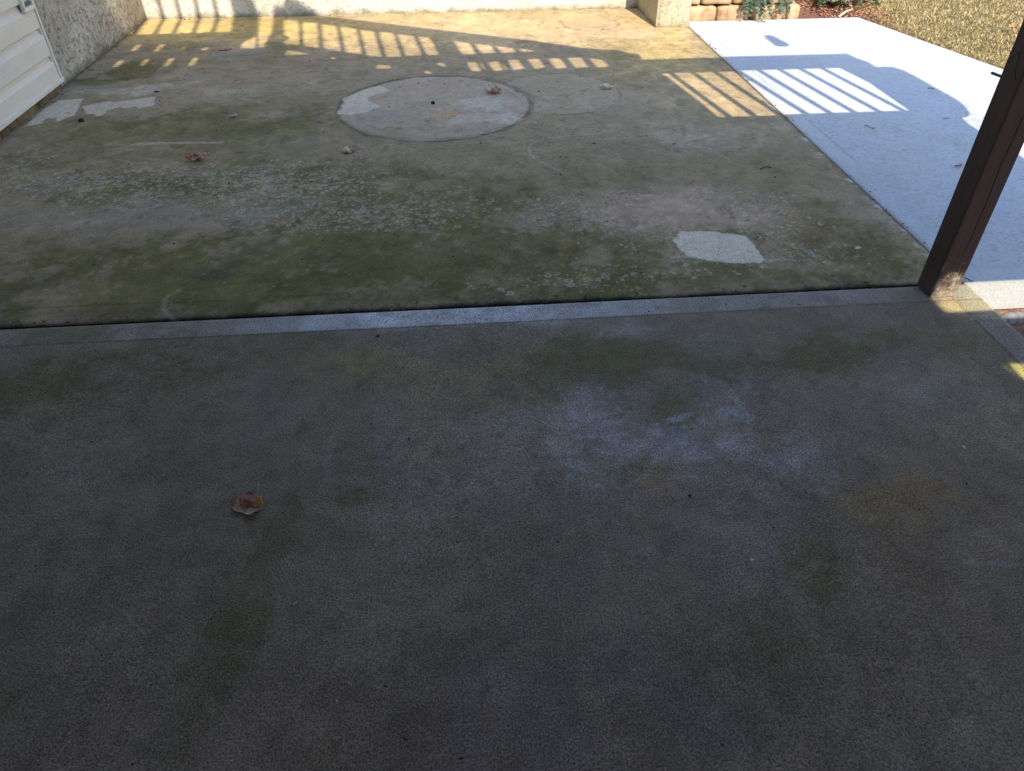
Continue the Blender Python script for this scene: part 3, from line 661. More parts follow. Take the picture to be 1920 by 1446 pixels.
while zc < 2.2:
    rv = .138
    bm = bmesh.new(); ys = [-2.4, -1.0, 0.4, 1.6, 2.6, 3.2, 3.7, 4.1, 4.438]
    pr = siding_profile(zc, rv); grid = []
    for y in ys:
        wv = .0012*math.sin(y*3.1+k*1.7)
        grid.append([bm.verts.new((XS+a+wv-.004, y, b)) for a, b in pr])
    for A, B in zip(grid, grid[1:]):
        for i in range(len(pr)-1):
            f = bm.faces.new((A[i], B[i], B[i+1], A[i+1]))
    me = bpy.data.meshes.new('siding_course'); bmesh.ops.recalc_face_normals(bm, faces=bm.faces); bm.to_mesh(me); bm.free()
    o = link('siding_course', me, M_vinyl, house)
    sm = o.modifiers.new('s', 'SOLIDIFY'); sm.thickness = .0012; sm.offset = -1
    zc += rv; k += 1
m = MB(); m.box(XS-.010, XS+.016, -2.4, 4.476, .036, .058, .003); m.box(XS+.002, XS+.0185, -2.4, 4.478, .052, .060, .0015); m.build('starter_strip', M_trim, house)
m = MB(); m.box(XS-.012, XS+.013, 4.452, 4.470, .058, 2.3, .003); m.box(XS-.012, XS+.004, 4.440, 4.4535, .058, 2.3, .002); m.build('corner_trim', M_trim, house)
vent = empty('wall_vent', (XS+.01, 4.37, .43), 'small beige framed vent set in the siding at the top edge', 'vent')
m = MB(); y0, y1, z0, z1 = 4.318, 4.438, .418, .60
m.box(XS+.006, XS+.026, y0, y1, z0, z0+.020, .002); m.box(XS+.006, XS+.026, y0, y1, z1-.02, z1, .002)
m.box(XS+.006, XS+.026, y0, y0+.018, z0+.0205, z1-.0205, .002); m.box(XS+.006, XS+.026, y1-.018, y1, z0+.0205, z1-.0205, .002)
m.build('vent_frame', M_trim, vent)
m = MB(); m.box(XS+.004, XS+.009, y0+.004, y1-.004, z0+.004, z1-.004)
for i in range(5): m.box(XS+.009, XS+.017, y0+.019, y1-.019, z0+.028+i*.028, z0+.036+i*.028, rot=Matrix.Rotation(.5, 3, 'Y'))
t = NT('vent grey'); m.build('louver', t.out((.16, .155, .15), .6), vent)

# ------------------------------------------------------------------ deck post
t = NT('dark stained wood')
st = t.mapping((60, 60, 2.2)); gr = t.noise(1, 5, .65, st)
c = t.ramp(gr, [(.3, (.050, .029, .027)), (.55, (.064, .038, .034)), (.75, (.080, .050, .044))])
sep = t.n.new('ShaderNodeSeparateXYZ'); t.l.new(t.pos, sep.inputs[0])
nrm = t.n.new('ShaderNodeSeparateXYZ'); t.l.new(t.geo.outputs['Normal'], nrm.inputs[0])
lit_face = t.maprange(nrm.outputs[1], -.9, -.2, 1, .12)  # foot is worn, and the sunlit front face is also painted paler
wear_lit = t.maprange(t.math('ADD', sep.outputs[2], t.maprange(t.noise(30, 5, .7), .2, .8, -.12, .12)), .0, .10, .85, 0)
wear_lit = t.math('MULTIPLY', wear_lit, lit_face)
c = t.mix(wear_lit, c, (.30, .26, .20))
chip = t.math('MULTIPLY', t.maprange(t.noise(110, 4, .7), .60, .66), t.math('MULTIPLY', lit_face, t.maprange(sep.outputs[2], .03, .16, .9, 0)))
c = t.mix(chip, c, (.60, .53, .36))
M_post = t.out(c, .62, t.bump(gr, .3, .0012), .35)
PX0, PX1, PY0, PY1 = 1.5295, 1.6195, 1.923, 2.008
post = empty('deck_post', ((PX0+PX1)/2, (PY0+PY1)/2, 0), 'dark brown square wooden post leaning across the right edge of the photo', 'post')
m = MB()
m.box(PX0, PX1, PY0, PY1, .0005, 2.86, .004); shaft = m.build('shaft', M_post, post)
m = MB()   # a long drying crack down the front face
yy = PY0-.0006
pts = [(PX0+.052+.003*math.sin(i*.9)+.0015*math.sin(i*2.3), yy, .16+i*.06) for i in range(14)]
m.tube(pts, [.0003]+[.0008]*12+[.0003], 5); m.build('crack', M_dark, post)
t = NT('bolt metal'); M_metal = t.out((.05, .045, .045), .45, None, .5); M_metal.node_tree.nodes['Principled BSDF'].inputs['Metallic'].default_value = .6
hk = empty('screw_hook', (PX0, PY0, .70), 'short dark metal hook sticking out of the wooden post', 'hook')
a = on(1860, 137, 1, PY0-.03); b = on(1884, 146, 1, PY0+.004)
m = MB(); m.tube([a, (np.array(a)+np.array(b))/2, b], .0035, 8); m.build('hook_shank', M_metal, hk, True)
t = NT('black cable'); M_cable = t.out((.02, .02, .022), .5, None, .4)
cb = empty('looped_cable', (PX0+.04, PY0-.005, .72), 'thin black cable looped against the upper part of the post', 'cable')
arc = [on(px, py, 1, PY0-.0035) for px, py in [(1883, 130), (1889, 117), (1897, 106), (1906, 99), (1916, 98), (1928, 101), (1938, 110)]]
m = MB(); m.tube([tuple(p) for p in arc], .0022, 6); m.build('cable_loop', M_cable, cb, True)
arc = [on(px, py, 1, PY0-.0033) for px, py in [(1911, 99), (1909, 115), (1905, 130), (1904, 150)]]
m = MB(); m.tube([tuple(p) for p in arc], .0020, 6); m.build('cable_tail', M_cable, cb, True)

# ------------------------------------------------------------------ deck, landing and railings overhead (they cast the shade)
t = NT('deck lumber'); c = t.ramp(t.noise(1, 4, .6, t.mapping((3, 40, 40))), [(.3, (.07, .045, .035)), (.7, (.13, .09, .07))]); M_deck = t.out(c, .8)
deck = empty('upper_deck', (0, 0, 2.6), 'wooden deck overhead that shades the porch', 'deck')
m = MB()
y = -2.5
while y < 1.1: m.box(-2.19, 1.87, y, y+.137, 2.39, 2.43); y += .1385
while y < 1.84: m.box(-2.19, 1.2, y, y+.137, 2.39, 2.43); y += .1385
m.build('floor_board', M_deck, deck)
m = MB(); m.box(-2.19, 1.865, -.64, .15, 2.355, 2.3885); m.box(-2.19, 1.905, -2.5, -.6405, 2.355, 2.3885); m.box(-2.19, 1.865, .1505, 1.13, 2.355, 2.3885); m.box(-2.19, 1.19, 1.135, 1.90, 2.355, 2.3885); m.build('soffit', M_deck, deck)
m = MB()
for x in np.arange(-2.0, 1.8, .45): m.box(x, x+.04, -2.45, 1.1 if x > 1.1 else 1.85, 2.17, 2.354)
m.build('joist', M_deck, deck)
land = empty('stair_landing', (2.2, 1.2, 1.6), 'wooden stair landing to the right of the post', 'landing')
m = MB(); m.box(1.625, 2.80, .522, 1.95, 1.60, 1.815); m.build('landing_floor', M_deck, land)
m = MB(); m.box(1.615, 2.80, .074, .316, 1.60, 1.64); m.build('shade_strip', M_deck, land)  # unseen strip added to bound the sun patches at the post

def flat_piece(name, outline, holes, mat, parent=None, th=.018, y=YR):
    from mathutils.geometry import delaunay_2d_cdt
    verts = []; edges = []; polys = [outline]+holes
    for pts in polys:
        n0 = len(verts); verts += [Vector((p[0], p[1])) for p in pts]
        edges += [(n0+i, n0+(i+1) % len(pts)) for i in range(len(pts))]
    vo, eo, fo, _, _, _ = delaunay_2d_cdt(verts, edges, [], 0, 1e-6)
    def inside(px_, py_, pts):
        c = False
        for i in range(len(pts)):
            ax, ay = pts[i]; bx, by = pts[(i+1) % len(pts)]
            if (ay > py_) != (by > py_) and px_ < (bx-ax)*(py_-ay)/(by-ay)+ax: c = not c
        return c
    keep = []
    for f in fo:
        cx = sum(vo[i][0] for i in f)/len(f); cy = sum(vo[i][1] for i in f)/len(f)
        if inside(cx, cy, outline) and not any(inside(cx, cy, h) for h in holes): keep.append(f)
    bm = bmesh.new()
    A = [bm.verts.new((p[0], y-th, p[1])) for p in vo]; B = [bm.verts.new((p[0], y+th, p[1])) for p in vo]
    cnt = {}
    for f in keep:
        bm.faces.new([A[i] for i in f]); bm.faces.new([B[i] for i in reversed(f)])
        for i in range(len(f)):
            e = (f[i], f[(i+1) % len(f)]); cnt[tuple(sorted(e))] = cnt.get(tuple(sorted(e)), [])+[e]
    for k_, v_ in cnt.items():
        if len(v_) == 1: i, j = v_[0]; bm.faces.new((A[i], B[i], B[j], A[j]))
    for v in [v for v in bm.verts if not v.link_faces]: bm.verts.remove(v)
    bmesh.ops.recalc_face_normals(bm, faces=bm.faces)
    me = bpy.data.meshes.new(name); bm.to_mesh(me); bm.free()
    me.materials.clear(); me.name = name
    return link(name, me, mat, parent)
def MP(pts): return [M(*p) for p in pts]
rail = empty('stair_railing', (0, YR, 2.7), 'wooden stair railing above the patio, shaped from its shadow', 'railing')
holes = []
def slim(pts, d=.007):
    cx = sum(p[0] for p in pts)/len(pts); w_ = max(p[0] for p in pts)-min(p[0] for p in pts)
    return [(cx+(p[0]-cx)*(1-2*d/w_), p[1]) for p in pts] if w_ > .06 else pts
c5 = lambda p: slim(MP(crop(p, 520, 20, 5.647)))
c6 = lambda p: slim(MP(crop(p, 820, 40, 4.364)))
c4 = lambda p: MP(crop(p, 230, 0, 4.683))
for p in [[(52, 78), (235, 95), (245, 362), (55, 347), (65, 310), (120, 290), (115, 268), (65, 255)], [(255, 100), (430, 115), (450, 390), (265, 370)], [(455, 125), (632, 150), (685, 430), (478, 395)],
          [(655, 152), (845, 178), (912, 462), (708, 435)], [(865, 185), (1030, 205), (1120, 488), (935, 468)], [(1065, 208), (1235, 222), (1325, 482), (1145, 488)], [(1262, 235), (1450, 250), (1545, 470), (1350, 478)],
          [(1480, 258), (1625, 270), (1728, 465), (1575, 470)],
          [(58, 465), (110, 398), (260, 425), (420, 450), (260, 460)], [(535, 485), (570, 468), (690, 500), (560, 508)], [(1030, 595), (1060, 553), (1190, 558), (1222, 585), (1200, 610), (1035, 612)],
          [(1240, 578), (1390, 597), (1245, 606)], [(1510, 545), (1560, 535), (1595, 552), (1550, 560)], [(1655, 550), (1690, 537), (1760, 532), (1805, 590), (1750, 590)], [(1545, 625), (1580, 618), (1700, 655), (1570, 665)]]:
    holes.append(c5(p))
for p in [[(118, 145), (265, 165), (330, 265), (200, 270)], [(292, 168), (445, 185), (490, 255), (358, 262)], [(470, 188), (625, 205), (655, 248), (525, 258)], [(650, 208), (790, 222), (812, 238), (770, 248), (690, 248)],
          [(230, 322), (325, 318), (372, 408), (275, 405)], [(338, 318), (355, 320), (405, 402), (388, 400)], [(395, 318), (510, 312), (548, 400), (460, 405)], [(522, 318), (532, 318), (580, 395), (565, 398)], [(565, 305), (665, 300), (730, 385), (620, 397)], [(722, 298), (840, 292), (895, 375), (800, 388)],
          [(890, 292), (1010, 288), (1080, 378), (970, 385)], [(1052, 285), (1185, 282), (1250, 370), (1135, 380)], [(1222, 285), (1350, 300), (1420, 350), (1400, 372), (1310, 372)]]:
    holes.append(c6(p))
for p in [[(120, 378), (165, 375), (105, 443), (60, 445)], [(330, 378), (375, 373), (305, 447), (258, 450)], [(545, 395), (570, 385), (520, 432), (500, 435)], [(710, 403), (755, 400), (725, 437), (680, 438)],
          [(195, 508), (235, 506), (180, 575), (130, 575)], [(405, 500), (458, 497), (390, 577), (340, 580)], [(620, 495), (668, 492), (615, 572), (565, 575)], [(1025, 420), (1060, 360), (1172, 305), (1170, 422)]]:
    holes.append(c4(p))
holes.append(MP(crop([(890, 445), (935, 442), (870, 500), (835, 500)], 0, 0, 4)))
# the tall openings at the left: their sides are plumb in the railing plane
ZT = 5.6
bars = [M(230+x/4.683, 300/4.683) for x in (92, 180, 262, 285, 425, 446, 598, 620, 770, 792, 942)]
zb = bars[0][1]
cells = [(M(235, 64)[0]-.28, bars[0][0]-.016), (bars[0][0]+.012, bars[2][0]), (bars[3][0], bars[4][0]), (bars[5][0], bars[6][0]), (bars[7][0], bars[8][0]), (bars[9][0], bars[10][0])]
for a, b in cells: holes.append([(a+.007, zb), (b-.007, zb+.01), (b-.007, ZT), (a+.007, ZT)])
WY = lambda x, y: M(230+x/4.683, y/4.683, Y_W)
q = [c4([(1185, 415)])[0], c4([(1250, 412)])[0], c4([(1250, 370)])[0], c4([(1310, 262)])[0], c4([(1322, 165)])[0], WY(1322, 125), WY(1325, 75), WY(1415, 72), WY(1428, 0)]
q2 = (q[-1][0], ZT); q3 = (WY(1138, 0)[0], ZT)
holes.append(q+[q2, q3, WY(1138, 0), WY(1165, 75), WY(1192, 125), c4([(1188, 300)])[0]])
top = [M(x, y) for x, y in crop([(1740, 345), (1718, 338), (1700, 330), (1660, 265), (1560, 255), (1510, 238), (1470, 228), (1350, 228), (1180, 212), (820, 160), (0, 65)], 820, 40, 4.364)]
top += [M(*crop([(430, 45)], 520, 20, 5.647)[0]), WY(1700, 125), WY(1480, 0)]
l0, l1 = top[-2], top[-1]; sl = (l1[1]-l0[1])/(l1[0]-l0[0])
top.append((l1[0]-.01, l1[1]+.01))
top += [(top[-1][0], 6.0), (-2.6, 6.0), (-2.6, 2.30), (.96, 2.30), (.96, 2.58), (M(1240, 137)[0], 2.58), M(1240, 137), (M(1240, 137)[0], M(1212, 118)[1]+.0)]
o = flat_piece('rail_shadow_panel', top, holes, M_deck, rail)  # unseen flat sheet, its holes cut to cast the lit cells
m = MB(); m.box(.95, M(1345, 219)[0], YR-.017, YR+.017, 1.42, 2.6); m.box(1.5, M(1325, 197)[0], YR-.016, YR+.016, M(1325, 197)[1], 2.6); m.build('leak_filler', M_deck, rail)  # unseen filler boards added to close light leaks by the post
# landing railing: top rail, bottom rail, balusters
lr = empty('landing_railing', (2.3, YR, 1.84), 'railing of the stair landing with square balusters', 'railing')
zt = M(1415, 129)[1]; zbm = M(1500, 215)[1]
a = M(1212, 118); b = M(1590, 100)
m = MB(); m.box(1.60, b[0], YR-.02, YR+.02, zt, M(1400, 106)[1]); m.build('rail', M_deck, lr); m = MB(); m.box(1.60, M(1703, 204)[0]+.05, YR-.02, YR+.02, 1.60, zbm); m.build('rail', M_deck, lr)
for x, y in crop([(400, 542), (560, 532), (720, 524), (880, 517), (1035, 512), (1192, 507), (1352, 502), (1508, 495), (1655, 490)], 1160, 0, 4):
    mx, _ = M(x, y); m = MB(); m.box(mx-.016, mx+.016, YR-.016, YR+.016, zbm, zt); m.build('baluster', M_deck, lr)
# unseen flat cut-outs, shaped from the shadow outlines that fall on the pale slab
m_out = MP([(1590, 100), (1612, 110), (1635, 118), (1642, 124), (1638, 127), (1652, 127), (1664, 126), (1680, 127), (1700, 133), (1720, 143), (1745, 157), (1770, 171), (1795, 185), (1806, 195), (1815, 207), (1812, 214), (1800, 216), (1812, 227), (1835, 243), (1880, 270), (1930, 300)])
xr = m_out[-1][0]
m_in = [(xr, 1.61), (M(1703, 204)[0]-.01, 1.61), M(1703, 204), M(1606, 136), M(1578, 122)]
nb = empty('round_shadow_caster', (m_out[9][0], YR, 2.2), 'unseen rounded cut-out that casts the large round shadow', 'shadow caster')
flat_piece('round_cutout', m_out+m_in, [], M_deck, nb, .03)
bf = empty('small_shadow_caster', (M(1457, 75)[0], YR, M(1457, 75)[1]), 'small unseen cut-out that casts a blob of shade', 'bird feeder')
pf = MP([(1436+a/4.923-0, b/4.923) for a, b in []]) if False else MP(crop([(815, 335), (830, 326), (860, 325), (905, 335), (950, 358), (985, 378), (1020, 390), (1036, 402), (1010, 415), (950, 417), (900, 410), (885, 398), (880, 385), (850, 370), (825, 352)], 1270, 0, 4.923))
flat_piece('small_cutout', pf, [], M_deck, bf, .02)  # small unseen shape added for its blob of shade
# the house behind the photographer
hb = empty('house_wall', (-.4, -2.6, 0), 'house wall behind the photographer under the deck', 'house wall')
m = MB(); m.box(-2.3, 1.6, -2.8, -2.5, -.15, 2.9); m.build('wall', M_vinyl, hb)
m = MB(); m.box(-.6, .6, -2.497, -2.47, .05, 2.1, .005); m.build('door', M_trim, hb)

# ------------------------------------------------------------------ surroundings out of the frame that shape the light
sk = empty('sky_blocker', (2.9, -1, 0), 'unseen board wall added to block low sky at the right', 'light blocker')
m = MB(); m.box(2.86, 2.90, -2.5, 1.0, -.12, 1.58); m.build('blocker_board', M_deck, sk)  # unseen wall added to keep low sky off the near slab
def hedge(x0, x1, y0, y1, h, seed, name, label, cols):
    nx, ny = int((x1-x0)/.35)+2, int((y1-y0)/.35)+2
    A, B = np.meshgrid(np.linspace(0, 1, nx), np.linspace(0, 1, ny), indexing='ij')
    X = x0+A*(x1-x0); Y = y0+B*(y1-y0)
    env = np.minimum(1, 6*np.minimum(B, 1-B))*np.minimum(1, 12*np.minimum(A, 1-A))
    Z = -.1+h*env*(.55+.9*fbm(X, Y, .35, seed, 5, .6))
    ii = np.arange(nx*ny).reshape(nx, ny)
    me = mesh_np(name, np.stack([X, Y, Z], -1).reshape(-1, 3), np.stack([ii[:-1, :-1], ii[1:, :-1], ii[1:, 1:], ii[:-1, 1:]], -1).reshape(-1, 4))
    t = NT(name); c = t.ramp(t.noise(3, 6, .7), [(.3, cols[0]), (.5, cols[1]), (.7, cols[2])])
    return tag(link(name, me, t.out(c, .95, t.bump(t.noise(5, 5, .7), 1, .3))), label, 'trees', kind='stuff')
hedge(-22, 26, 13, 19, 5.5, 901, 'bounce_trees', 'unseen sunlit autumn woodland edge beyond the lawn', [(.20, .13, .05), (.40, .27, .12), (.52, .38, .20)])  # unseen tree line added to bounce warm light onto the patio

# ------------------------------------------------------------------ lawn blades (dry, tan, a little green)
t = NT('dry grass'); c = t.attr('tint', 'Color'); M_grass = t.out(c, .8, None, .2)
def blades(name, X, Y, Z, L, W, lean, seed, cols, mat, label, cat):
    r = np.random.RandomState(seed); n = len(X)
    az = r.rand(n)*2*np.pi; fa = r.rand(n)*2*np.pi
    dx = np.cos(az)*lean; dy = np.sin(az)*lean
    wx = np.cos(fa)*W/2; wy = np.sin(fa)*W/2
    P0 = np.stack([X-wx, Y-wy, Z], 1); P1 = np.stack([X+wx, Y+wy, Z], 1)
    h1 = np.sqrt(np.maximum(L**2-(lean*L)**2, 0))
    mx = X+dx*L*.35; my = Y+dy*L*.35; mz = Z+h1*.62
    P2 = np.stack([mx+wx*.8, my+wy*.8, mz], 1); P3 = np.stack([mx-wx*.8, my-wy*.8, mz], 1)
    P4 = np.stack([X+dx*L, Y+dy*L, Z+h1*.92], 1); P5 = P4+np.stack([wx*.25, wy*.25, wx*0], 1)
    V = np.stack([P0, P1, P2, P3, P5, P4], 1).reshape(-1, 3)
    b = np.arange(n)[:, None]*6
    Fq = np.concatenate([b+np.array([[0, 1, 2, 3]]), b+np.array([[3, 2, 4, 5]])])
    me = mesh_np(name, V, Fq)
    ci = r.choice(len(cols), n, p=[c_[1] for c_ in cols]); cc = np.array([c_[0] for c_ in cols])[ci]*(.7+.6*r.rand(n))[:, None]
    c4 = np.ones((n, 6, 4), np.float32); c4[:, :, :3] = cc[:, None, :]
    if len(me.vertices) == n*6:
        at = me.attributes.new('tint', 'FLOAT_COLOR', 'POINT'); at.data.foreach_set('color', c4.ravel())
    return tag(link(name, me, mat), label, cat, kind='stuff')
r = np.random.RandomState(7)
n = 210000
X = 2.9+r.rand(n)*3.6; Y = 2.6+r.rand(n)*5.2
cl = fbm(X, Y, 9, 930, 4, .6)
keep = (X > edge_x(np.minimum(Y, 5.66))+.012+(cl-.5)*.03) & (X > 3.10+(fbm(X, Y, 3, 931, 3)-.5)*.3+np.maximum(0, Y-5.66)*.14-np.maximum(0, 5.66-Y)*3) & (cl+r.rand(n)*.35 > .50) & (X-3.1 < (Y-2.2)*1.1)
X, Y, cl = X[keep], Y[keep], cl[keep]; n = len(X)
gn = fbm(X, Y, 2.5, 935, 4)
blades('lawn_grass', X, Y, ground_z(X, Y)-.004, .012+.020*r.rand(n)*(.6+cl), .0028+.0016*r.rand(n), .25+.65*r.rand(n), 9,
       [((.42, .31, .15), .42), ((.58, .46, .26), .24), ((.27, .19, .085), .18), ((.13, .15, .045), .16)], M_grass, 'dry tan lawn grass beyond the pale slab', 'grass')
# ------------------------------------------------------------------ mulch chips in the bed
bmv = []; bmf = []; tints = []
rr = random.Random(12)
for i in range(5200):
    x = 2.15+rr.random()*1.15; y = 5.50+rr.random()*1.6
    if x < 2.78 and y < 5.9: continue
    if y < 5.665 and x < edge_x(y)+.01: continue
    if y < 5.66 and x > edge_x(y)+.22: continue
    z = float(ground_z(np.array([x]), np.array([y]))[0])+.003+rr.random()*.008
    L = .010+.022*rr.random(); w_ = .003+.006*rr.random(); hh = .002+.003*rr.random(); a = rr.random()*6.28; tl = rr.uniform(-.5, .5)
    ca, sa = math.cos(a), math.sin(a); b0 = len(bmv)
    for sx, sy, sz in ((-1, -1, 0), (1, -.6, 0), (1, 1, 0), (-.7, 1, 0), (-.8, -1, 1), (1, -.5, 1), (.8, .8, 1), (-1, .9, 1)):
        px_, py_ = sx*L/2, sy*w_/2
        bmv.append((x+px_*ca-py_*sa, y+px_*sa+py_*ca, z+sz*hh+px_*tl))
    for q_ in ((0, 3, 2, 1), (4, 5, 6, 7), (0, 1, 5, 4), (1, 2, 6, 5), (2, 3, 7, 6), (3, 0, 4, 7)): bmf.append([b0+k_ for k_ in q_])
    cc = rr.choice([(.30, .12, .065), (.20, .075, .04), (.40, .20, .12), (.10, .045, .03), (.48, .33, .21)]); tints += [(*cc, 1)]*8
me = mesh_np('mulch', bmv, bmf)
at = me.attributes.new('tint', 'FLOAT_COLOR', 'POINT'); at.data.foreach_set('color', np.array(tints, np.float32).ravel())
tag(link('mulch', me, M_grass), 'reddish brown wood mulch in the bed behind the slab', 'mulch', kind='stuff')

# ------------------------------------------------------------------ low plants over the blocks and in the bed
t = NT('evergreen leaf'); c = t.mix(t.maprange(t.noise(60, 3), .35, .65), (.045, .085, .035), (.13, .20, .07)); M_leafg = t.out(c, .5, None, .4)
t = NT('blue green leaf'); c = t.mix(t.maprange(t.noise(60, 3), .35, .65), (.05, .10, .065), (.14, .22, .14)); M_leafb = t.out(c, .5, None, .4)
t = NT('dry plant stems'); c = t.mix(t.maprange(t.noise(60, 3), .35, .65), (.16, .12, .07), (.33, .27, .17)); M_stem = t.out(c, .8)
def sprig_plant(name, x, y, z, n, L, droop, seed, label, mat, dirs=None, dry=0):
    rr = random.Random(seed); e = empty(name, (x, y, z), label, 'plant', None)
    st = MB(); V = []; Fc = []
    for i in range(n):
        a = rr.uniform(0, 6.28) if dirs is None else rr.uniform(*dirs); l = L*rr.uniform(.5, 1.15); up = rr.uniform(.2, .9)
        pts = []; p = Vector((x+rr.uniform(-.03, .03), y+rr.uniform(-.03, .03), z)); d = Vector((math.cos(a), math.sin(a), up)).normalized()
        for k_ in range(8):
            pts.append(p.copy()); d = (d+Vector((rr.uniform(-.25, .25), rr.uniform(-.25, .25), -droop+rr.uniform(-.1, .1)))).normalized(); p = p+d*l/7
            gz = float(ground_z(np.array([p.x]), np.array([p.y]))[0])
            if p.y > 5.67 and x < 2.5: gz = max(gz, .20)
            if p.z < gz+.006: p.z = gz+.006
            for _ in range(12):
                c_ = p+Vector((rr.uniform(-1, 1), rr.uniform(-1, 1), rr.uniform(-.6, 1)))*.010
                u = (d+Vector((rr.uniform(-1, 1), rr.uniform(-1, 1), rr.uniform(-1, 1)))*.9).normalized(); w_ = u.cross(Vector((rr.uniform(-1, 1), rr.uniform(-1, 1), rr.uniform(.2, 1)))).normalized()
                ll = rr.uniform(.011, .024); ww = ll*.34; b0 = len(V)
                V += [c_-u*ll*.5, c_+w_*ww, c_+u*ll*.5, c_-w_*ww]; Fc.append([b0, b0+1, b0+2, b0+3])
        st.tube(pts, [.0022*(1-k_/9) for k_ in range(8)], 5)
    st.build('stem', M_stem, e)
    me = mesh_np('foliage', [tuple(v) for v in V], Fc); link('foliage', me, mat, e)
    return e
a = on(1425, 0, 1, 5.66)
sprig_plant('trailing_plant', 2.23, 5.70, .215, 20, .21, .42, 3, 'green trailing plant hanging over the stone blocks', M_leafb, (-2.6, -.5))
sprig_plant('trailing_plant', 2.47, 5.72, .17, 14, .19, .45, 4, 'thin sprig with small leaves at the open end of the stone blocks', M_leafb, (-2.4, -.7))
X_, Y_ = G(1548, 8); sprig_plant('low_shrub', X_, Y_, .05, 40, .24, .10, 5, 'spreading green ground shrub in the mulch behind the slab', M_leafg)
X_, Y_ = G(1612, 4); sprig_plant('low_shrub', X_, Y_, .04, 26, .17, .06, 6, 'small dark green shrub in the mulch nearest the lawn', M_leafg)
X_, Y_ = G(1582, 12); sprig_plant('dead_shrub', X_, Y_, .03, 26, .18, .05, 7, 'brownish grey dry shrub between the two green ones', M_stem)
m = MB(); p1 = G(1573, 30); p2 = G(1598, 20); m.tube([(p1[0], p1[1], -.005), ((p1[0]+p2[0])/2, (p1[1]+p2[1])/2, .012), (p2[0], p2[1], .008)], [.008, .009, .006], 7)
t = NT('bleached wood'); tag(m.build('stick', t.out((.48, .38, .26), .9), None, True), 'short pale broken stick lying in the mulch', 'stick')

# gray slate-like stone edge and soil beside the porch slab
t = NT('grey edging'); c = t.ramp(t.noise(1, 4, .6, t.mapping((60, 12, 12))), [(.3, (.10, .10, .11)), (.7, (.26, .26, .27))]); M_edge = t.out(c, .8, t.bump(t.noise(60, 4), .5, .004))
m = MB(); m.tube([(1.80, 1.955, -.135), (1.88, 1.950, -.122), (2.05, 1.945, -.118), (2.4, 1.95, -.120), (2.9, 1.97, -.13)], [.018, .026, .028, .028, .02], 12)
tag(m.build('edging_stone', M_edge, None, True), 'grey weathered edging strip at the foot of the pale slab by the post', 'edging')

# ------------------------------------------------------------------ fallen leaves and small litter
def leaf_mat(name, c1, c2, c3, sc=60):
    t = NT(name); c = t.ramp(t.noise(sc, 5, .65), [(.34, c1), (.5, c2), (.66, c3)])
    return t.out(c, .62, t.bump(t.noise(sc*5, 4, .6), .5, .0008), .3)
def leaf(name, px, py, size, ang, label, mats, lobes=1, curl=.5, fold=.25, seed=1, stem=.5, width=.8, lift=.002, halves=None, zb=-.012, sroll=0):
    """a dead leaf lying at a spot: two halves about a folded midrib, edges curled"""
    x, y = G(px, py, zb); rr = random.Random(seed)
    e = empty(name, (x, y, zb), label, 'leaf')
    nu, nv = 22, 9; ca, sa = math.cos(ang), math.sin(ang)
    ph = [rr.uniform(0, 6.28) for _ in range(6)]
    def pt(u, v):          # u 0..1 from stem to tip, v -1..1 across
        base = (math.sin(math.pi*min(1, u*1.02))**.55)*(1-.25*u)
        lob = 1+lobes*.28*math.cos(2*math.pi*(u*1.9+.12))+.05*math.sin(u*31+ph[0])
        hw = width*.5*base*lob
        uu = u*(1-.10*lobes*(1-abs(v))*0)-.5
        if u > .8 and lobes: uu += .10*abs(v)**1.5*(u-.8)/.2
        X_, Y_ = uu, v*hw
        rad = abs(v)*hw*2
        Z_ = fold*abs(Y_)*.9+curl*(abs(v)**2.2)*hw*.9*(.6+.6*math.sin(u*5+ph[1]+(1 if v > 0 else 2.4)))
        Z_ += curl*.28*(u-.45)**2*2+.03*math.sin(u*13+v*4+ph[2])+.02*math.sin(u*27-v*9+ph[3])
        if curl > .8:
            Y_ *= (1-.45*abs(v)*(curl-.5)); X_ *= 1-.15*curl
        return X_*size, Y_*size, Z_*size
    P = [[pt(i/nu, -1+2*j/(2*nv)) for j in range(2*nv+1)] for i in range(nu+1)]
    zmin = min(p[2] for row in P for p in row)
    def W_(p): return (x+p[0]*ca-p[1]*sa, y+p[0]*sa+p[1]*ca, zb+lift+p[2]-zmin)
    for hi, (j0, j1) in enumerate(((0, nv), (nv, 2*nv))):
        bm = bmesh.new(); g = [[bm.verts.new(W_(P[i][j])) for j in range(j0, j1+1)] for i in range(nu+1)]
        for i in range(nu):
            for j in range(j1-j0):
                f = bm.faces.new((g[i][j], g[i+1][j], g[i+1][j+1], g[i][j+1])); f.smooth = True
        bmesh.ops.remove_doubles(bm, verts=bm.verts, dist=1e-6)
        me = bpy.data.meshes.new('blade'); bm.to_mesh(me); bm.free()
        o = link('blade', me, mats[hi % len(mats)], e)
        so = o.modifiers.new('s', 'SOLIDIFY'); so.thickness = .0005
    if stem:
        s0 = Vector(W_(pt(0.02, 0))); dr = Vector((-ca, -sa, 0)); rot = Matrix.Rotation(sroll, 3, 'Z')
        mid = Vector(W_(pt(.45, 0)))+Vector((0, 0, .0006))
        pts = [mid, (mid+s0)/2+Vector((0, 0, .0004)), s0]+[s0+(rot @ dr)*size*stem*k_/4+Vector((0, 0, .0015*math.sin(k_)))+Vector((0, 0, .002*k_/4)) for k_ in range(1, 5)]
        m = MB(); m.tube(pts, [.0004, .0007, .0009, .0008, .0007, .0008, .0011], 6); m.build('stem', M_lstem, e, True)
    return e
t = NT('leaf stalk'); M_lstem = t.out((.20, .12, .07), .6)
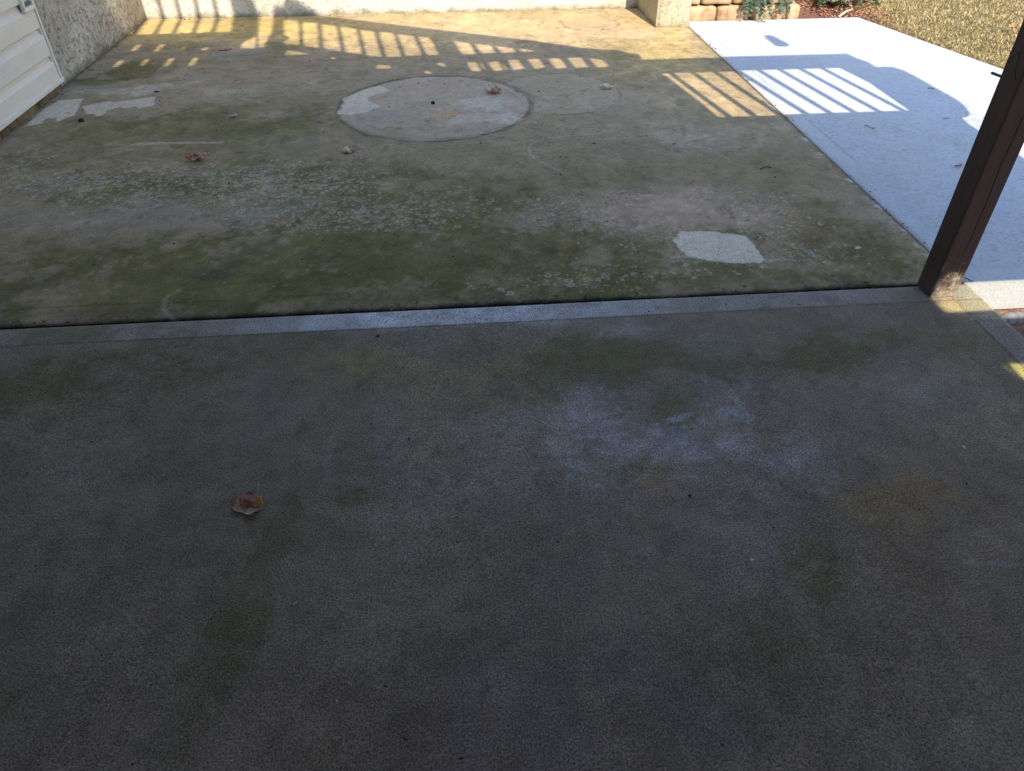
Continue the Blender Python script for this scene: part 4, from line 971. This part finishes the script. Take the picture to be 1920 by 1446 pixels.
L_red = leaf_mat('red brown leaf', (.030, .010, .008), (.11, .028, .020), (.20, .10, .075)); L_och = leaf_mat('ochre leaf', (.05, .028, .010), (.16, .085, .018), (.30, .25, .22), 45)
L_tan = leaf_mat('tan leaf', (.25, .10, .04), (.50, .28, .14), (.66, .46, .30), 120); L_pink = leaf_mat('pinkish leaf', (.30, .15, .10), (.55, .36, .28), (.70, .52, .42), 120)
L_or = leaf_mat('orange brown leaf', (.14, .045, .012), (.34, .13, .03), (.60, .40, .20), 100); L_pale = leaf_mat('pale cream leaf', (.45, .34, .20), (.66, .55, .38), (.74, .66, .52), 100)
L_gr = leaf_mat('grey leaf', (.30, .24, .21), (.50, .43, .38), (.74, .66, .58), 120); L_rust = leaf_mat('rust red leaf', (.30, .09, .04), (.48, .18, .09), (.55, .30, .2), 100)
def broad_leaf():
    from mathutils.geometry import delaunay_2d_cdt
    cr = lambda p: [G(*q) for q in crop(p, 400, 880, 12)]
    rib = [(975, 610), (950, 655), (900, 745), (820, 865), (740, 950), (680, 1000)]
    left = [(930, 560), (880, 528), (820, 510), (770, 512), (720, 545), (670, 560), (655, 600), (605, 650), (590, 700), (560, 745), (530, 790), (548, 850), (500, 895), (438, 940), (480, 985), (560, 1006), (630, 1000)]
    right = [(1010, 598), (1050, 600), (1085, 650), (1105, 700), (1122, 790), (1112, 870), (1118, 955), (1070, 962), (1030, 975), (990, 1015), (940, 1050), (900, 1100), (868, 1135), (800, 1122), (740, 1085), (705, 1045)]
    o0 = G(*crop([(975, 610)], 400, 880, 12)[0]); e = empty('fallen_leaf', (o0[0], o0[1], 0), 'large dark red and ochre leaf with a stalk lying alone on the near slab', 'leaf')
    R_ = cr(rib); ax = np.array(R_[-1])-np.array(R_[0]); LL = np.hypot(*ax); ax /= LL; nx = np.array((-ax[1], ax[0]))
    for nm, side, cols in (('blade', left, ((.19, .040, .018), (.070, .018, .012), (.26, .13, .06))), ('blade', right, ((.27, .14, .02), (.09, .055, .02), (.34, .24, .18)))):
        poly = cr([rib[0]]+side+rib[::-1][:-1])
        xs = [p[0] for p in poly]; ys = [p[1] for p in poly]; pts = []
        rr = random.Random(5)
        for gx_ in np.arange(min(xs), max(xs), .0016):
            for gy_ in np.arange(min(ys), max(ys), .0016):
                q = (gx_+rr.uniform(-.0004, .0004), gy_+rr.uniform(-.0004, .0004))
                if poly_sdf(np.array([q[0]]), np.array([q[1]]), poly)[0] < -.0008: pts.append(q)
        n0 = len(poly); vo, eo, fo, _, _, _ = delaunay_2d_cdt([Vector(p) for p in poly+pts], [(i, (i+1) % n0) for i in range(n0)], [], 1, 1e-7)
        P = np.array([(v[0], v[1]) for v in vo]); u = (P-np.array(R_[0])) @ ax/LL; v = (P-np.array(R_[0])) @ nx/LL
        dr = seg_dist(P[:, 0], P[:, 1], R_); de = seg_dist(P[:, 0], P[:, 1], cr(side))
        z = .0012+.0055*(dr/.02)**.7*.8+.004*np.sin(u*5+v*3)+.0018*(fbm(P[:, 0], P[:, 1], 160, 3, 3)-.5)*2+.004*np.exp(-(de/.004)**2)*sstep(.2, .9, u)+.0035*sstep(.7, 1.2, u)
        z = np.maximum(z, .0008)
        side_vein = np.abs(np.sin((u-np.abs(v)*.9)*15)); vein = (1-sstep(.0, .10, side_vein))*.5
        a_ = fbm(P[:, 0], P[:, 1], 75, 8 if side is left else 12, 4, .6)[:, None]; tip = sstep(.45, 1.05, u+(a_[:, 0]-.5)*.8)[:, None]
        c0, c1, c2 = [np.array(c_) for c_ in cols]
        Cl = c0*(1-sstep(.4, .6, a_))+c1*sstep(.4, .6, a_); Cl = Cl*(1-tip)+c2*tip; Cl = Cl*(1+vein[:, None]*.6)
        rim = (np.exp(-(de/.0007)**2)*.5)[:, None]; Cl = Cl*(1-rim)+np.array((.42, .33, .22))*rim
        bm = bmesh.new(); lay = bm.verts.layers.float_color.new('tint')
        bv = [bm.verts.new((P[i, 0], P[i, 1], z[i])) for i in range(len(P))]
        for i, b_ in enumerate(bv): b_[lay] = (*np.clip(Cl[i], 0, 1), 1)
        for f in fo:
            if len(f) == 3: ff = bm.faces.new([bv[i] for i in f]); ff.smooth = True
        bmesh.ops.recalc_face_normals(bm, faces=bm.faces)
        me = bpy.data.meshes.new(nm); bm.to_mesh(me); bm.free(); o = link(nm, me, M_leaf1, e)
        so = o.modifiers.new('s', 'SOLIDIFY'); so.thickness = .0004
    st = cr([(985, 625), (1000, 560), (1020, 480), (1038, 395)]); m = MB()
    m.tube([(*R_[3], .0035), (*R_[1], .0032), (*st[0], .003), (*st[1], .005), (*st[2], .008), (*st[3], .010)], [.0006, .0010, .0012, .0011, .0011, .0016], 6); m.build('stem', M_lstem, e, True)
t = NT('old leaf'); M_leaf1 = t.out(t.attr('tint', 'Color'), .5, t.bump(t.noise(300, 4, .6), .4, .0006), .4)
t = NT('leaf stalk'); M_lstem = t.out((.26, .18, .11), .6)
broad_leaf()
leaf('fallen_leaf', 926, 176, .088, 2.9, 'curled copper brown leaf with a long stem inside the ringed circle', [L_tan, L_pink], 1, .8, .3, 5, .8, .75, sroll=-.2)
leaf('fallen_leaf', 1139, 168, .105, .1, 'pale cream curled leaf at the right side of the fainter circle', [L_pale, L_pale], 0, .9, .35, 6, 0, .42)
leaf('fallen_leaf', 374, 302, .135, .05, 'folded pink and orange-brown leaf lying on the lichen-spotted concrete', [L_pink, L_or], 0, 1.2, .5, 7, 0, .45)
leaf('fallen_leaf', 656, 288, .080, .2, 'small tan leaf with holes below left of the ringed circle', [L_tan, L_pink], 1, 1.0, .3, 8, 0, .6)
leaf('fallen_leaf', 438, 221, .058, .3, 'small pale grey curled leaf with a dark arched stem', [L_gr, L_gr], 0, 1.0, .5, 9, .5, .45)
leaf('fallen_leaf', 422, 96, .08, .2, 'thin rust red leaf fragment near the back left of the patio', [L_rust, L_rust], 1, .35, .1, 10, .2, .35)
leaf('fallen_leaf', 1797, 313, .045, .1, 'small brown leaf scrap beside the post on the pale slab', [L_or, L_gr], 0, .8, .3, 11, 0, .5, zb=-.004)
X_, Y_ = G(1897, 50)
leaf('fallen_leaf', 1897, 53, .07, .6, 'red-brown leaf resting on the dry lawn beside the top of the post', [L_rust, L_or], 1, .6, .2, 12, 0, .6, zb=.015)

t = NT('black grit'); M_blk = t.out((.012, .012, .010), .8, t.bump(t.noise(200, 4), .6, .002))
t = NT('dark clod'); M_clod = t.out(t.ramp(t.noise(150, 4), [(.3, (.02, .015, .012)), (.7, (.08, .05, .035))]), .9)
t = NT('pale chip'); M_chip = t.out((.62, .58, .50), .8)
def pebble(name, px, py, r, mat, label, cat, sq=(1, 1, .7), seed=1, zb=-.012, n=3):
    x, y = G(px, py, zb); bm = bmesh.new(); bmesh.ops.create_icosphere(bm, subdivisions=n, radius=1)
    for v in bm.verts:
        c = v.co.normalized(); a = vnoise(np.array([c.x*1.6+seed*7.7+5]), np.array([c.y*1.6+c.z*2.1+seed+9]), 51)[0]
        b = vnoise(np.array([c.x*4+seed*2.7+5]), np.array([c.y*4+c.z*5.1+seed+9]), 52)[0]
        k_ = r*(.62+.5*a+.25*b); v.co = Vector((c.x*k_*sq[0], c.y*k_*sq[1], c.z*k_*sq[2]))
    lo = min(v.co.z for v in bm.verts)
    for v in bm.verts: v.co += Vector((x, y, zb-lo-.0003))
    for f in bm.faces: f.smooth = True
    me = bpy.data.meshes.new(name); bm.to_mesh(me); bm.free()
    return tag(link(name, me, mat), label, cat)
pebble('pebble', 812, 196, .0115, M_blk, 'black round nut or pebble near the middle of the ringed circle', 'pebble', (1, .9, .8), 1)
pebble('seed_pod', 154, 229, .0135, M_clod, 'dark brown seed pod near the siding on the left', 'seed pod', (1.2, .9, .7), 2)
pebble('pebble', 294, 174, .010, M_clod, 'dark crumb of soil at the tip of the pale cleaned patch', 'pebble', (1.6, .8, .5), 3)
pebble('pebble', 1293, 930, .0034, M_blk, 'tiny black pebble on the near slab right of centre', 'pebble', (1.1, .9, .7), 4, 0, 2)
pebble('pebble', 708, 631, .0042, M_clod, 'small dark crumb just below the pale border strip', 'pebble', (1.5, .7, .6), 5, 0, 2)
pebble('pebble', 1806, 840, .0048, M_chip, 'tiny off-white pebble at the far right of the near slab', 'pebble', (.7, 1.2, .6), 6, 0, 2)
pebble('pebble', 1410, 1051, .003, M_chip, 'pinhead sized white speck low on the right of the near slab', 'pebble', (1, 1, .6), 7, 0, 2)
pebble('pebble', 1083, 928, .0018, M_blk, 'pinhead sized black crumb below the brown round stain', 'pebble', (1.2, 1, .6), 17, 0, 2)
pebble('pebble', 1450, 990, .0022, M_clod, 'small dark crumb beside the moss patch on the right', 'pebble', (1.6, .8, .6), 18, 0, 2)
def stub(px, py, L, ang, r, label, mat=M_chip, zb=-.012, name='paper_scrap', cat='scrap', dark=True):
    x, y = G(px, py, zb); d = Vector((math.cos(ang), math.sin(ang), 0)); c = Vector((x, y, zb+r))
    e = empty(name, (x, y, zb), label, cat)
    m = MB(); m.tube([c-d*L/2, c, c+d*L*.3], [r*.8, r, r*.95], 8); m.build('roll', mat, e, True)
    if dark: m = MB(); m.tube([c+d*L*.3, c+d*L*.5], [r*.9, r*.7], 8); m.build('dark_tip', M_blk, e, True)
    return e
stub(912, 161, .030, 0, .0045, 'white roll with a dark tip at the top of the ringed circle')
stub(904, 253, .024, -.9, .0045, 'white rolled scrap on the lower rim of the ringed circle')
stub(1004, 232, .030, 0, .0035, 'greyish rolled scrap right of the ringed circle')
stub(1518, 470, .034, -.9, .0018, 'pale straw sliver right of the light grey cleaned patch', name='straw', cat='straw', dark=False)
def twig(px, py, segs, r, label, zb=-.012):
    m = MB()
    for seg in segs:
        pts = [(*G(px+a, py+b, zb), zb+r*1.2+abs(c_)*.004) for a, b, c_ in seg]; m.tube(pts, r*.65, 6)
    o = m.build('twig', M_clod); return tag(o, label, 'twig')
twig(1436, 316, [[(-11, 3, 0), (-3, 0, 1), (4, -1, .5), (10, 0, 0)]], .0028, 'dark crooked twig lying on the middle of the old patio')
twig(1745, 167, [[(-6, 0, 0), (0, 1, 1), (6, 2, 0)]], .0035, 'short dark twig on the shaded pale slab beside the large round shadow', -.004)
twig(1630, 240, [[(-10, -3, 0), (-5, -2, 1), (1, 0, 0), (8, 3, .5), (11, 0, 0)]], .0022, 'thin twig on the shaded pale slab below the baluster shadows', -.004)
twig(1773, 224, [[(-5, 0, 0), (0, 0, 1), (6, -1, 0)]], .0025, 'little dark twig on the pale slab just left of the post', -.004)
twig(1814, 528, [[(-6, -6, 0), (0, -1, 1), (6, 1, 0), (10, 0, 0)]], .0028, 'dark bent twig caught behind the foot of the post', -.002)
twig(128, 213, [[(-8, 1, 0), (0, 0, .5), (6, 1, 0)]], .0020, 'thin dark twig on the pale cleaned patch by the siding')


rg = random.Random(77); gm_ = MB(); Vg = []; Fg = []; Tg = []
spots = [(rg.uniform(-2.1, 1.5), rg.choice([2.0, 2.03])+abs(rg.gauss(0, .025))) for _ in range(150)] + [(X_L+.012+abs(rg.gauss(0, .03)), rg.uniform(3.2, 6.0)) for _ in range(110)] + [(rg.uniform(-2.1, 1.4), Y_W-.01-abs(rg.gauss(0, .03))) for _ in range(90)] + [(X_E+rg.gauss(0, .02), rg.uniform(2.1, 5.4)) for _ in range(60)] + [(rg.uniform(-2.1, 1.7), rg.uniform(.4, 5.8)) for _ in range(330)]
for x, y in spots:
    if (x > X_E and (y < 2.02 or x > edge_x(min(y, 5.66)) or y > 5.64)): continue
    z = 0.0 if y < 2.005 else (-.0045 if x > X_E else -.0085)
    r_ = rg.uniform(.0012, .0034)*(1.25 if y > 3 else 1); L = r_*rg.uniform(1, 3.2); a = rg.uniform(0, 6.28); b0 = len(Vg)
    for dx_, dy_, dz_ in ((L, 0, 0), (0, r_, 0), (-L, 0, 0), (0, -r_, 0), (L*.3, r_*.2, r_*.9), (-L*.4, -r_*.1, r_*.8)):
        Vg.append((x+dx_*math.cos(a)-dy_*math.sin(a), y+dx_*math.sin(a)+dy_*math.cos(a), z+dz_+.0004))
    for f_ in ((0, 1, 4), (1, 5, 4), (1, 2, 5), (2, 3, 5), (3, 4, 5), (3, 0, 4), (0, 2, 1), (0, 3, 2)): Fg.append([b0+k_ for k_ in f_])
    Tg += [(*rg.choice([(.05, .04, .03), (.03, .028, .022), (.10, .07, .05), (.30, .26, .20), (.06, .05, .035)]), 1)]*6
gm_.bm.free()
me = mesh_np('grit', Vg, Fg); at = me.attributes.new('tint', 'FLOAT_COLOR', 'POINT')
at.data.foreach_set('color', np.array(Tg, np.float32).ravel())
tag(link('grit', me, M_grass), 'tiny grit and crumbs scattered over the concrete and along its edges', 'grit', kind='stuff')
